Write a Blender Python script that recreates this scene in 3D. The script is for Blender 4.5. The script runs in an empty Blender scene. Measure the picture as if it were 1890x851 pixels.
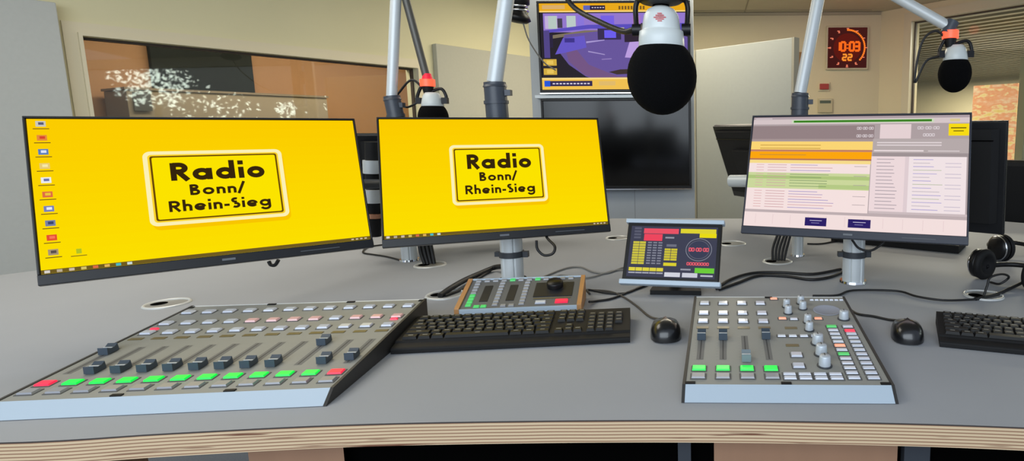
import bpy, bmesh, math, random
from mathutils import Vector, Matrix
from math import sin, cos, pi, radians as RAD
random.seed(4)
C = bpy.context.scene.collection
DESK = 0.92            # height of the desk top
EYE = 1.33             # camera height

# ------------------------------------------------------------------ camera
F_PX, PCX, PCY = 1097.39, 1308.19, 395.76
PIT, ROL = RAD(8.0132), RAD(-.33514)
fw = Vector((0, cos(PIT), -sin(PIT))); rt0 = Vector((1, 0, 0)); up0 = rt0.cross(fw)
rt = rt0*cos(ROL) + up0*sin(ROL); up = up0*cos(ROL) - rt0*sin(ROL)
cd = bpy.data.cameras.new('camera'); cam = bpy.data.objects.new('camera', cd); C.objects.link(cam)
cd.sensor_width = 36; cd.lens = F_PX/1890*36
cd.shift_x = -(PCX-945)/1890; cd.shift_y = -(425.5-PCY)/1890
cd.clip_start = .02; cd.clip_end = 100
M = Matrix.Identity(4)
for i in range(3):
    M[i][0] = rt[i]; M[i][1] = up[i]; M[i][2] = -fw[i]
M[2][3] = EYE
cam.matrix_world = M
bpy.context.scene.camera = cam

def ray(x, y): return rt*((x-PCX)/F_PX) - up*((y-PCY)/F_PX) + fw
def dk(x, y, z=0):      # a point seen at pixel x,y that lies z above the desk
    d = ray(x, y); t = (DESK+z-EYE)/d.z
    return Vector((d.x*t, d.y*t, DESK+z))
def at(x, y, Y):        # a point seen at pixel x,y at distance Y into the room
    d = ray(x, y); t = Y/d.y
    return Vector((d.x*t, Y, EYE+d.z*t))

# ------------------------------------------------------------------ materials
def lin(c):
    return tuple((v/12.92 if v <= .04045 else ((v+.055)/1.055)**2.4) for v in (x/255 for x in c)) + (1,)
MATS = {}
def mat(name, col, rough=.5, metal=0, emit=None, es=0, noise=0, nscale=20, bump=0, spec=.5, coat=0, stretch=None, trans=0, alpha=1):
    if name in MATS: return MATS[name]
    m = bpy.data.materials.new(name); m.use_nodes = True; N = m.node_tree.nodes; L = m.node_tree.links
    b = N['Principled BSDF']; b.inputs['Base Color'].default_value = lin(col); b.inputs['Roughness'].default_value = rough
    b.inputs['Metallic'].default_value = metal; b.inputs['Specular IOR Level'].default_value = spec
    b.inputs['Coat Weight'].default_value = coat; b.inputs['Alpha'].default_value = alpha
    if emit: b.inputs['Emission Color'].default_value = lin(emit); b.inputs['Emission Strength'].default_value = es
    if noise or bump:
        tc = N.new('ShaderNodeTexCoord'); mp = N.new('ShaderNodeMapping'); nz = N.new('ShaderNodeTexNoise')
        if stretch: mp.inputs['Scale'].default_value = stretch
        nz.inputs['Scale'].default_value = nscale; nz.inputs['Detail'].default_value = 5
        L.new(tc.outputs['Object'], mp.inputs[0]); L.new(mp.outputs[0], nz.inputs['Vector'])
        if noise:
            mx = N.new('ShaderNodeMix'); mx.data_type = 'RGBA'; c = lin(col)
            mx.inputs[6].default_value = tuple(v*(1-noise) for v in c[:3])+(1,)
            mx.inputs[7].default_value = tuple(min(1, v*(1+noise)) for v in c[:3])+(1,)
            L.new(nz.outputs['Fac'], mx.inputs[0]); L.new(mx.outputs[2], b.inputs['Base Color'])
        if bump:
            bp = N.new('ShaderNodeBump'); bp.inputs['Strength'].default_value = bump; bp.inputs['Distance'].default_value = .002
            L.new(nz.outputs['Fac'], bp.inputs['Height']); L.new(bp.outputs[0], b.inputs['Normal'])
    MATS[name] = m; return m
def picmat():       # a lit display: colours come from the drawing's own colour attribute
    m = bpy.data.materials.new('display_light'); m.use_nodes = True; N = m.node_tree.nodes; L = m.node_tree.links
    b = N['Principled BSDF']; a = N.new('ShaderNodeAttribute'); a.attribute_name = 'Col'
    b.inputs['Base Color'].default_value = (.0, .0, .0, 1); b.inputs['Roughness'].default_value = .5; b.inputs['Specular IOR Level'].default_value = .0
    L.new(a.outputs['Color'], b.inputs['Emission Color']); b.inputs['Emission Strength'].default_value = .97
    return m
def paintmat():     # a printed / painted surface using the same colour attribute
    m = bpy.data.materials.new('painted_marks'); m.use_nodes = True; N = m.node_tree.nodes; L = m.node_tree.links
    b = N['Principled BSDF']; a = N.new('ShaderNodeAttribute'); a.attribute_name = 'Col'
    b.inputs['Roughness'].default_value = .5
    L.new(a.outputs['Color'], b.inputs['Base Color']); return m
PIC = picmat(); PAINT = paintmat()

wall_m = mat('wall_paint', (214, 208, 172), .75, noise=.03, nscale=3)
wall2_m = mat('far_wall_paint', (220, 208, 174), .75, noise=.03, nscale=3)
panel_m = mat('grey_acoustic_fabric', (178, 177, 164), .9, noise=.04, nscale=60, bump=.15)
panelL_m = mat('pale_acoustic_fabric', (184, 187, 184), .9, noise=.04, nscale=60, bump=.15)
trim_m = mat('cream_trim', (214, 205, 178), .45)
gap_m = mat('dark_gasket', (70, 58, 50), .6)  # dark brown seal around the window panes
ceil_m = mat('ceiling_tile', (196, 188, 166), .85, noise=.05, nscale=8)
carpet_m = mat('carpet', (92, 100, 114), .95, noise=.25, nscale=200)
alu = mat('brushed_aluminium', (206, 212, 214), .42, .25, noise=.04, nscale=40, stretch=(1, 1, 30))
alu2 = mat('satin_aluminium_panel', (184, 200, 214), .45, .15)
chrome = mat('chrome', (220, 222, 224), .15, 1)
dkplastic = mat('dark_grey_plastic', (52, 56, 62), .45)
collar_m = mat('collar_plastic', (62, 68, 78), .4)
blk = mat('black_plastic', (16, 16, 18), .4, spec=.35)
blk2 = mat('matt_black_plastic', (24, 24, 25), .65, spec=.25)
foam = mat('black_foam', (9, 9, 10), 1, bump=.6, nscale=900, spec=.1, noise=.3)
bez = mat('monitor_bezel', (22, 23, 26), .35, spec=.35)
bezblue = mat('monitor_bezel_slate', (42, 46, 58), .4, spec=.35)
glossblk = mat('dark_tv_glass', (5, 5, 6), .13, spec=.35)
case_m = mat('console_case', (74, 72, 70), .5)
case_dk = mat('console_side_dark', (46, 45, 44), .55)
face_m = mat('console_faceplate', (142, 143, 138), .55, noise=.03, nscale=80)
slot_m = mat('fader_slot', (112, 112, 110), .7)
btn_m = mat('grey_button', (150, 152, 158), .3, coat=.3)
btnl_m = mat('frosted_button', (188, 194, 206), .22, coat=.5, emit=(190, 196, 214), es=.12)
btnpk = mat('pinkish_button', (214, 172, 172), .25, coat=.5, emit=(230, 170, 170), es=.18)
green_m = mat('green_lit_button', (0, 210, 70), .3, emit=(8, 240, 72), es=.75)
greens_m = mat('soft_green_lit_button', (60, 170, 90), .3, emit=(70, 205, 100), es=.5)
red_m = mat('red_lit_button', (230, 30, 60), .3, emit=(250, 40, 78), es=.75)
org_m = mat('orange_lit_button', (235, 150, 120), .3, emit=(250, 165, 130), es=.55)
lcd_m = mat('amber_display', (110, 98, 66), .35)
capl_m = mat('grey_fader_cap', (120, 132, 138), .35)
capd_m = mat('slate_fader_cap', (58, 70, 82), .4)
line_m = mat('white_line', (215, 220, 222), .4)
knob_m = mat('silver_knob', (196, 204, 212), .35, .3)
wood_m = mat('oak_cheek', (184, 134, 84), .45, noise=.12, nscale=30, stretch=(4, .6, 4))
woodp = mat('beech_panel', (150, 114, 88), .55, noise=.08, nscale=6, stretch=(6, 6, .4))
led_m = mat('red_led_ring', (255, 90, 60), .4, emit=(255, 84, 52), es=1.15)
ledr = mat('red_glow_cap', (190, 30, 45), .4, emit=(220, 30, 60), es=.6)
white_m = mat('white_microphone_body', (206, 212, 210), .35)
redmark = mat('red_mark', (196, 70, 74), .5)
cable_m = mat('black_cable', (20, 20, 21), .5)
cableg = mat('grey_cable', (128, 126, 120), .5)
armdk = mat('dark_arm_tube', (92, 90, 84), .4, .3)
lid_m = mat('grey_lid', (160, 160, 157), .4, .3)
hole_m = mat('black_hole', (3, 3, 3), 1, spec=.02)
legend_m = mat('key_legend', (150, 150, 145), .5)
key_m = mat('key_black', (26, 26, 26), .5, spec=.3)

# desk top: grey linoleum
def deskmat():
    m = mat('grey_desk_linoleum', (160, 163, 168), .65, noise=.04, nscale=6, bump=.05, spec=.15); return m
desk_m = deskmat()
def plymat():
    m = bpy.data.materials.new('plywood_edge'); m.use_nodes = True; N = m.node_tree.nodes; L = m.node_tree.links
    b = N['Principled BSDF']; b.inputs['Roughness'].default_value = .55
    tc = N.new('ShaderNodeTexCoord'); sp = N.new('ShaderNodeSeparateXYZ'); L.new(tc.outputs['Object'], sp.inputs[0])
    nz = N.new('ShaderNodeTexNoise'); nz.inputs['Scale'].default_value = 5; L.new(tc.outputs['Object'], nz.inputs['Vector'])
    w = N.new('ShaderNodeMath'); w.operation = 'MULTIPLY_ADD'; w.inputs[1].default_value = .0022; L.new(nz.outputs['Fac'], w.inputs[0]); L.new(sp.outputs['Z'], w.inputs[2])
    s = N.new('ShaderNodeMath'); s.operation = 'MULTIPLY'; s.inputs[1].default_value = 2*pi/.0050; L.new(w.outputs[0], s.inputs[0])
    q = N.new('ShaderNodeMath'); q.operation = 'SINE'; L.new(s.outputs[0], q.inputs[0])
    r = N.new('ShaderNodeValToRGB'); L.new(q.outputs[0], r.inputs[0])
    mr = N.new('ShaderNodeMapRange'); mr.inputs[1].default_value = -1; mr.inputs[2].default_value = 1; L.new(q.outputs[0], mr.inputs[0]); L.new(mr.outputs[0], r.inputs[0])
    r.color_ramp.elements[0].color = lin((140, 102, 76)); r.color_ramp.elements[0].position = .05
    r.color_ramp.elements[1].color = lin((208, 182, 146)); r.color_ramp.elements[1].position = .40
    # dark knots, long and flat
    mp = N.new('ShaderNodeMapping'); mp.inputs['Scale'].default_value = (7, 7, 160); L.new(tc.outputs['Object'], mp.inputs[0])
    k = N.new('ShaderNodeTexNoise'); k.inputs['Scale'].default_value = 1; k.inputs['Detail'].default_value = 2; L.new(mp.outputs[0], k.inputs['Vector'])
    kr = N.new('ShaderNodeValToRGB'); kr.color_ramp.elements[0].position = .63; kr.color_ramp.elements[1].position = .72; L.new(k.outputs['Fac'], kr.inputs[0])
    mx = N.new('ShaderNodeMix'); mx.data_type = 'RGBA'; L.new(kr.outputs[0], mx.inputs[0]); L.new(r.outputs[0], mx.inputs[6]); mx.inputs[7].default_value = lin((112, 70, 48))
    L.new(mx.outputs[2], b.inputs['Base Color']); return m
ply_m = plymat()
def glassmat(name, refl, tint):
    m = bpy.data.materials.new(name); m.use_nodes = True; N = m.node_tree.nodes; L = m.node_tree.links
    N.remove(N['Principled BSDF']); o = N['Material Output']
    t = N.new('ShaderNodeBsdfTransparent'); t.inputs[0].default_value = lin(tint)
    g = N.new('ShaderNodeBsdfGlossy'); g.inputs['Roughness'].default_value = .02; g.inputs[0].default_value = (.9, .9, .9, 1)
    x = N.new('ShaderNodeMixShader'); x.inputs[0].default_value = refl
    L.new(t.outputs[0], x.inputs[1]); L.new(g.outputs[0], x.inputs[2]); L.new(x.outputs[0], o.inputs[0]); return m
pane_m = glassmat('window_glass', .045, (235, 236, 232))
pane2_m = glassmat('window_glass_right', .004, (238, 238, 232))

# ------------------------------------------------------------------ mesh builder
class MB:
    def __init__(s): s.v = []; s.f = []; s.mi = []; s.sm = []; s.mats = []; s.cur = 0; s.col = {}
    def use(s, m):
        if m not in s.mats: s.mats.append(m)
        s.cur = s.mats.index(m); return s
    def add(s, vs, fs, smooth=False, M=None, col=None):
        o = len(s.v)
        for p in vs:
            p = Vector(p); s.v.append(M @ p if M else p)
        for f in fs:
            if col: s.col[len(s.f)] = lin(col)
            s.f.append([i+o for i in f]); s.mi.append(s.cur); s.sm.append(smooth)
        return s
    def box(s, x0, x1, y0, y1, z0, z1, M=None, col=None):
        return s.add([(x0,y0,z0),(x1,y0,z0),(x1,y1,z0),(x0,y1,z0),(x0,y0,z1),(x1,y0,z1),(x1,y1,z1),(x0,y1,z1)],
            [(0,3,2,1),(4,5,6,7),(0,1,5,4),(1,2,6,5),(2,3,7,6),(3,0,4,7)], M=M, col=col)
    def prism(s, pts, z0, z1, M=None, smooth=False, caps=True):
        n = len(pts); vs = [(x,y,z0) for x,y in pts]+[(x,y,z1) for x,y in pts]
        s.add(vs, [(i,(i+1)%n,n+(i+1)%n,n+i) for i in range(n)], smooth, M)
        if caps: s.add(vs, [list(range(n))[::-1], [n+i for i in range(n)]], False, M)
        return s
    def cyl(s, p0, p1, r0, r1=None, n=24, caps=True):
        r1 = r0 if r1 is None else r1; p0 = Vector(p0); p1 = Vector(p1); a = (p1-p0).normalized()
        b = a.orthogonal().normalized(); c = a.cross(b)
        vs = [p0+(b*cos(2*pi*i/n)+c*sin(2*pi*i/n))*r0 for i in range(n)]+[p1+(b*cos(2*pi*i/n)+c*sin(2*pi*i/n))*r1 for i in range(n)]
        s.add(vs, [(i,(i+1)%n,n+(i+1)%n,n+i) for i in range(n)], True)
        if caps: s.add(vs, [list(range(n))[::-1], [n+i for i in range(n)]])
        return s
    def lathe(s, prof, M=None, n=32):      # prof: (r,z)
        vs = []; m = len(prof)
        for i in range(n):
            a = 2*pi*i/n
            vs += [(r*cos(a), r*sin(a), z) for r, z in prof]
        fs = [(i*m+j, ((i+1)%n)*m+j, ((i+1)%n)*m+j+1, i*m+j+1) for i in range(n) for j in range(m-1)]
        return s.add(vs, fs, True, M)
    def ball(s, c, rx, ry, rz, n=32, M=None):
        prof = [(sin(pi*i/20), -cos(pi*i/20)) for i in range(21)]
        T = Matrix.Translation(c) @ Matrix.Diagonal((rx, ry, rz, 1))
        return s.lathe(prof, (M @ T) if M else T, n)
    def tube(s, pts, r, n=10, smooth=True, sub=6):
        P = [Vector(p) for p in pts]
        if smooth and len(P) > 2:
            Q = []; E = [P[0]*2-P[1]]+P+[P[-1]*2-P[-2]]
            for i in range(1, len(E)-2):
                a, b, c, d = E[i-1:i+3]
                for k in range(sub):
                    t = k/sub
                    Q.append(.5*((2*b)+(c-a)*t+(2*a-5*b+4*c-d)*t*t+(3*b-a-3*c+d)*t**3))
            P = Q+[P[-1]]
        nrm = None; vs = []
        for i, p in enumerate(P):
            t = (P[min(i+1, len(P)-1)]-P[max(i-1, 0)]).normalized()
            if nrm is None: nrm = t.orthogonal().normalized()
            nrm = (nrm-t*nrm.dot(t)).normalized(); b = t.cross(nrm)
            vs += [p+(nrm*cos(2*pi*k/n)+b*sin(2*pi*k/n))*r for k in range(n)]
        fs = [(i*n+k, i*n+(k+1)%n, (i+1)*n+(k+1)%n, (i+1)*n+k) for i in range(len(P)-1) for k in range(n)]
        s.add(vs, fs, True)
        s.add(vs, [list(range(n))[::-1], [(len(P)-1)*n+k for k in range(n)]]); return s
    def build(s, name, m=None, parent=None, loc=None, rot=None, bevel=0):
        me = bpy.data.meshes.new(name); me.from_pydata([tuple(v) for v in s.v], [], s.f)
        mats = s.mats or [m]
        for k in mats: me.materials.append(k)
        me.polygons.foreach_set('material_index', s.mi); me.polygons.foreach_set('use_smooth', s.sm)
        if s.col:
            a = me.color_attributes.new('Col', 'FLOAT_COLOR', 'CORNER')
            for p in me.polygons:
                c = s.col.get(p.index, (0, 0, 0, 1))
                for li in p.loop_indices: a.data[li].color = c
        me.update()
        o = bpy.data.objects.new(name, me); C.objects.link(o)
        if parent: o.parent = parent
        if loc is not None: o.location = loc
        if rot is not None: o.rotation_euler = rot
        if bevel:
            b = o.modifiers.new('bevel', 'BEVEL'); b.width = bevel; b.segments = 2; b.limit_method = 'ANGLE'; b.angle_limit = RAD(40)
        return o
def tag(o, label=None, cat=None, group=None, kind=None):
    if label: o['label'] = label
    if cat: o['category'] = cat
    if group: o['group'] = group
    if kind: o['kind'] = kind
    return o
def thing(name, label, cat, loc=(0,0,0), rot=(0,0,0), group=None):
    o = bpy.data.objects.new(name, None); C.objects.link(o); o.empty_display_size = .05
    o.location = loc; o.rotation_euler = rot
    return tag(o, label, cat, group)
def inst(src, parent, loc, rot=None, name=None):
    o = src.copy(); C.objects.link(o); o.parent = parent; o.location = loc
    if rot is not None: o.rotation_euler = rot
    return o
def dup(root, loc, rot, label, group=None):
    r = root.copy(); C.objects.link(r); r.location = loc; r.rotation_euler = rot; r['label'] = label
    if group: r['group'] = group
    for ch in list(root.children):
        c = ch.copy(); C.objects.link(c); c.parent = r
        for g in list(ch.children):
            d = g.copy(); C.objects.link(d); d.parent = c
    return r

# ------------------------------------------------------------------ flat drawings (displays, prints): local x right, z up, facing -y
class Pic(MB):
    def __init__(s, m=None): super().__init__(); s.use(m or PIC); s.lay = 0; s.step = .00012
    def nl(s): s.lay += 1; return -s.lay*s.step
    def poly(s, pts, col, same=False):
        y = -s.lay*s.step if same else s.nl()
        s.add([(x, y, z) for x, z in pts], [list(range(len(pts)))], col=col)
    def rect(s, x0, z0, x1, z1, col, same=False):
        a, b = min(x0, x1), max(x0, x1); c, d = min(z0, z1), max(z0, z1)
        s.poly([(a,c),(b,c),(b,d),(a,d)], col, same)
    def ell(s, x, z, rx, rz, col, n=32): s.poly([(x+rx*cos(2*pi*i/n), z+rz*sin(2*pi*i/n)) for i in range(n)], col)
    def rrect(s, x0, z0, x1, z1, r, col):
        pts = []
        for cx, cz, a0 in ((x1-r, z1-r, 0), (x0+r, z1-r, 90), (x0+r, z0+r, 180), (x1-r, z0+r, 270)):
            for k in range(7):
                a = RAD(a0+15*k); pts.append((cx+r*cos(a), cz+r*sin(a)))
        s.poly(pts, col)
    def stroke(s, pts, t, col, same=True):
        y = -s.lay*s.step if same else s.nl(); n = len(pts); closed = (Vector(pts[0])-Vector(pts[-1])).length < 1e-6
        L = []
        for i in range(n):
            a = Vector(pts[i-1 if i else (n-2 if closed else 0)]); b = Vector(pts[i]); c = Vector(pts[i+1 if i < n-1 else (1 if closed else n-1)])
            d1 = (b-a); d2 = (c-b)
            if d1.length < 1e-9: d1 = d2
            if d2.length < 1e-9: d2 = d1
            d1.normalize(); d2.normalize(); n1 = Vector((-d1.y, d1.x)); n2 = Vector((-d2.y, d2.x)); m = (n1+n2)
            m = m/max(m.length_squared, .5)*2 if m.length > 1e-6 else n1
            L.append((b+m*t/2, b-m*t/2))
        vs = [(p.x, y, p.y) for pr in L for p in pr]
        s.add(vs, [(2*i, 2*i+1, 2*i+3, 2*i+2) for i in range(n-1)], col=col)
def arc(cx, cy, r, a0, a1, n=20, ry=None):
    ry = r if ry is None else ry
    return [(cx+r*cos(RAD(a0+(a1-a0)*i/n)), cy+ry*sin(RAD(a0+(a1-a0)*i/n))) for i in range(n+1)]
def glyph(ch, t):
    X = .66; R = X/2-t/2; h = t/2
    if ch == 'R': return .62, [[(h,0),(h,1)], [(h,1-h),(.3,1-h)]+arc(.3,.70,.30-h,90,-90)+[(h,.40+h)], [(.28,.46),(.56,0)]]
    if ch == 'B': return .58, [[(h,0),(h,1)], [(h,1-h),(.26,1-h)]+arc(.26,.76,.24-h,90,-90)+[(h,.52+h)], [(h,.56-h),(.28,.56-h)]+arc(.28,.28,.28-h,90,-90)+[(h,h)]]
    if ch == 'a': return X+.04, [arc(X/2,X/2,R,0,360), [(X-h+.03,0),(X-h+.03,X)]]
    if ch == 'd': return X+.04, [arc(X/2,X/2,R,0,360), [(X-h+.03,0),(X-h+.03,1.08)]]
    if ch == 'i': return t, [[(h,0),(h,X)], [(h,.80),(h,.80+t*1.1)]]
    if ch == 'o': return X, [arc(X/2,X/2,R,0,360)]
    if ch == 'n': return .52, [[(h,0),(h,X)], arc(.26,X-.26,.26-h,180,0)+[(.52-h,0)]]
    if ch == 'h': return .52, [[(h,0),(h,1.08)], arc(.26,X-.26,.26-h,180,0)+[(.52-h,0)]]
    if ch == 'e': return X, [arc(X/2,X/2,R,0,325), [(t*.6,X/2-t*.1),(X-h,X/2-t*.1)]]
    if ch == 'g': return X+.04, [arc(X/2,X/2,R,0,360), [(X-h+.03,X),(X-h+.03,0)]+arc(X/2+.015,-.02,R+.015,0,-160)]
    if ch == 'S': return .52, [arc(.26,.75,.25-h,50,270,16)+arc(.26,.27,.27-h,90,-140,16)]
    if ch == '-': return .30, [[(0,.33),(.30,.33)]]
    if ch == '/': return .40, [[(0,-.08),(.36,1.1)]]
    if ch == ' ': return .3, []
    seg = {'0':'abcdef','1':'bc','2':'abged','3':'abgcd','4':'fgbc','5':'afgcd','6':'afgedc','7':'abc','8':'abcdefg','9':'abcdfg',':':'x'}[ch]
    S = {'a':[(0,1),(.5,1)],'b':[(.5,1),(.5,.5)],'c':[(.5,.5),(.5,0)],'d':[(0,0),(.5,0)],'e':[(0,.5),(0,0)],'f':[(0,1),(0,.5)],'g':[(0,.5),(.5,.5)],'x':[(.12,.25),(.12,.37)]}
    if ch == ':': return .24, [[(.12,.22),(.12,.36)], [(.12,.64),(.12,.78)]]
    return .5, [S[c] for c in seg]
def write(pic, txt, x0, z0, w, hgt, t, col, gap=.10):
    g = [glyph(c, t) for c in txt]; tot = sum(a for a, _ in g)+gap*(len(g)-1); sx = w/tot; x = 0
    pic.nl()
    for a, st in g:
        for pl in st: pic.stroke([(x0+(x+px)*sx, z0+pz*hgt) for px, pz in pl], t*hgt*.5+t*sx*.5, col)
        x += a+gap

# ================================================================== ROOM SHELL
def frame(o, ang):      # wall frame: local x along the wall, y away from the room, z up
    a = RAD(ang); u = Vector((sin(a), cos(a), 0)); n = Vector((-cos(a), sin(a), 0))
    M = Matrix.Identity(4)
    for i in range(3): M[i][0] = u[i]; M[i][1] = n[i]; M[i][2] = (0,0,1)[i]; M[i][3] = (o[0], o[1], 0)[i]
    return M
CEIL = 2.49
W1 = frame((-3.2, 2.5), 29.0)          # left wall with the studio window
W2 = frame((0, 6.13), 90)              # far wall
W3 = frame((1.728, 6.13), 140)         # right wall with the hall window
def E(z): return EYE+z
# left wall around its window
m = MB()
gs0, gs1, gz0, gz1 = .47, 2.215, E(-.42), E(.462)
m.box(-3.2, gs0, 0, .12, 0, CEIL, W1).box(gs1, 4.15, 0, .12, 0, CEIL, W1).box(gs0, gs1, 0, .12, gz1, CEIL, W1).box(gs0, gs1, 0, .12, 0, gz0, W1)
tag(m.build('wall_left', wall_m), kind='structure')
m = MB(); m.box(-1.32, 1.75, 0, .12, 0, CEIL, W2); tag(m.build('wall_back', wall2_m), kind='structure')
hs0, hs1, hz0, hz1 = .352, 7.4, E(-.66), E(1.018)
m = MB(); m.box(-.0, hs0, 0, .12, 0, CEIL, W3).box(hs1, 8.2, 0, .12, 0, CEIL, W3).box(hs0, hs1, 0, .12, hz1, CEIL, W3).box(hs0, hs1, 0, .12, 0, hz0, W3)
tag(m.build('wall_right', wall2_m), kind='structure')
m = MB(); m.box(-7, 12, -2.2, 17, -.05, 0); tag(m.build('floor', carpet_m), kind='structure')
m = MB(); m.prism([(-5.2, -.8), (5.8, 1.4), (1.8, 6.25), (-1.35, 6.25), (-5.0, -.3)], CEIL, CEIL+.06)
tag(m.build('ceiling', ceil_m), kind='structure')
# tile joints of the suspended ceiling
m = MB()
for k in range(9): m.box(-4.6+k*.62, -4.588+k*.62, .9, 6.1, CEIL-.004, CEIL-.0005)
for k in range(9): m.box(-2.2-(8-k)*.2, 1.6+(8-k)*.3, 1.2+k*.6, 1.212+k*.6, CEIL-.0035, CEIL)
tag(m.build('trim_1', mat('ceiling_grid', (150, 142, 122), .6)), kind='structure')
# ceiling edge profile on the far wall
m = MB(); m.box(-1.2, 1.72, -.02, -.001, CEIL-.03, CEIL-.004, W2); tag(m.build('trim_2', mat('edge_profile', (170, 160, 134), .5)), kind='structure')

def window(name, Wm, s0, s1, z0, z1, fr, pm, fm):
    f = MB(); p = .03
    f.box(s0-fr, s1+fr, -.012, 0, z1+.012, z1+fr, Wm).box(s0-fr, s1+fr, -.012, 0, z0-fr, z0-.012, Wm)
    f.box(s0-fr, s0-.012, -.012, 0, z0-.012, z1+.012, Wm).box(s1+.012, s1+fr, -.012, 0, z0-.012, z1+.012, Wm)
    # raised inner bead
    b = .014
    f.box(s0-b, s1+b, -.026, -.0, z1, z1+b, Wm).box(s0-b, s1+b, -.026, -.0, z0-b, z0, Wm).box(s0-b, s0, -.026, 0, z0, z1, Wm).box(s1, s1+b, -.026, 0, z0, z1, Wm)
    o = f.build(name, fm); tag(o, kind='structure')
    g = MB(); r = .012
    g.box(s0, s1, .035, .06, z1-r, z1, Wm).box(s0, s1, .035, .06, z0, z0+r, Wm).box(s0, s0+r, .035, .06, z0, z1, Wm).box(s1-r, s1, .035, .06, z0, z1, Wm)
    g.build('gasket', gap_m, o)
    q = MB(); q.box(s0+r, s1-r, .045, .049, z0+r, z1-r, Wm); q.build('pane', pm, o)
    return o
window('window_1', W1, gs0, gs1, gz0, gz1, .062, pane_m, trim_m)
w2 = window('window_2', W3, hs0, hs1, hz0, hz1, .088, pane2_m, trim_m)
m = MB(); m.box(hs0-.05, hs1, -.10, -.027, hz0-.03, hz0-.002, W3); m.build('sill', mat('pale_sill', (212, 214, 210), .4), w2)

# acoustic panels on the left wall
def slab(name, Wm, s0, s1, z0, z1, th, m_, label, cat, off=.002, group=None):
    o = MB().box(s0, s1, -th-off, -off, z0, z1, Wm).build(name, m_, bevel=.004); return tag(o, label, cat, group)
slab('acoustic_panel', W1, -1.7, .385, .05, E(.592), .07, panelL_m, 'tall pale grey acoustic panel left of the wide window, at the left frame edge', 'acoustic panel')
slab('acoustic_panel', W1, 2.36, 3.52, .05, E(.652), .045, panel_m, 'grey acoustic panel on the wall between the wide window and the screens', 'acoustic panel')
# standing partition leaf to the right of the screens
LF = frame((-.1, 4.5), 132.5)
t = thing('partition_screen', 'tall grey partition leaf standing at an angle right of the stacked televisions', 'partition')
MB().box(.015, .865, 0, .05, .03, E(.586), LF).build('leaf', mat('partition_grey', (158, 161, 157), .85, noise=.03, nscale=40), t, bevel=.003)
MB().box(.0, .013, -.004, .054, .03, E(.587), LF).box(.867, .885, -.004, .054, .03, E(.587), LF).build('edge_strip', mat('partition_edge', (150, 146, 132), .5), t)
MB().box(.05, .16, -.15, .2, 0, .029, LF).box(.72, .83, -.15, .2, 0, .029, LF).build('foot', dkplastic, t)

# ---------------- room seen through the left window
B1 = frame((-3.2-1.6*cos(RAD(29)), 2.5+1.6*sin(RAD(29))), 29.0)
brown = mat('brown_wood_wall', (156, 112, 70), .6, noise=.07, nscale=2.5, stretch=(1, 1, .5))
m = MB(); m.box(-1, 5.2, 0, .06, 0, CEIL, B1); tag(m.build('wall_studio', brown), kind='structure')
o = MB().box(1.24, 1.87, -.05, -.002, E(.305), E(.95), B1).build('wall_screen', mat('dark_green_panel', (34, 37, 34), .9, spec=.1, noise=.2, nscale=3), bevel=.004)
tag(o, 'large dark screen on the brown wall of the studio behind the left window', 'screen')
t = thing('sideboard', 'long grey brown sideboard along the brown wall behind the left window', 'sideboard')
MB().box(.96, 2.2, -.45, -.08, .08, E(.283), B1).build('body', mat('taupe_front', (128, 116, 98), .5, noise=.05), t, bevel=.003)
MB().box(.95, 2.21, -.46, -.07, E(.285), E(.30), B1).build('top', mat('taupe_top', (112, 100, 84), .4), t)
MB().box(1.0, 1.1, -.4, -.1, 0, .078, B1).box(2.05, 2.15, -.4, -.1, 0, .078, B1).build('foot', dkplastic, t)
o = MB().box(.985, 1.075, -.466, -.4605, E(.15), E(.27), B1).build('loudspeaker_grille', mat('dark_box', (62, 62, 58), .5))
o.name = 'vent_grille'; tag(o, 'small dark square grille at the left end of the sideboard behind the left window', 'grille')

# ---------------- hall seen through the right window
B3 = frame((1.728+8*cos(RAD(40)), 6.13+8*sin(RAD(40))), 140)
hall = mat('hall_wall', (196, 184, 152), .7, noise=.06, nscale=2)
m = MB(); m.box(-10, 5, 0, .06, 0, 2.6, B3); tag(m.build('wall_hall', hall), kind='structure')
# ceiling of the hall with its metal slats
m = MB(); m.prism([(1.9, 6.35), (3.95, 3.9), (11.2, 7.3), (3.0, 17.0), (-3.2, 12.4)], 2.62, 2.66); tag(m.build('ceiling_hall', mat('hall_ceiling', (128, 120, 100), .8)), kind='structure')
MB_sl = mat('ceiling_slat', (152, 146, 126), .35, .2)
sl0 = None
for k in range(36):
    if sl0 is None:
        sl0 = MB().box(-6.5, 3.2, .3, .38, 2.42, 2.46, W3).build('ceiling_slat', MB_sl); tag(sl0, 'long pale metal slat under the ceiling of the hall behind the right window', 'slat', 'ceiling slats of the hall')
    else:
        q = sl0.copy(); C.objects.link(q); d = W3.to_3x3() @ Vector((0, .21*k, 0)); q.location = d; q.scale = (1, 1, 1)
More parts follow.
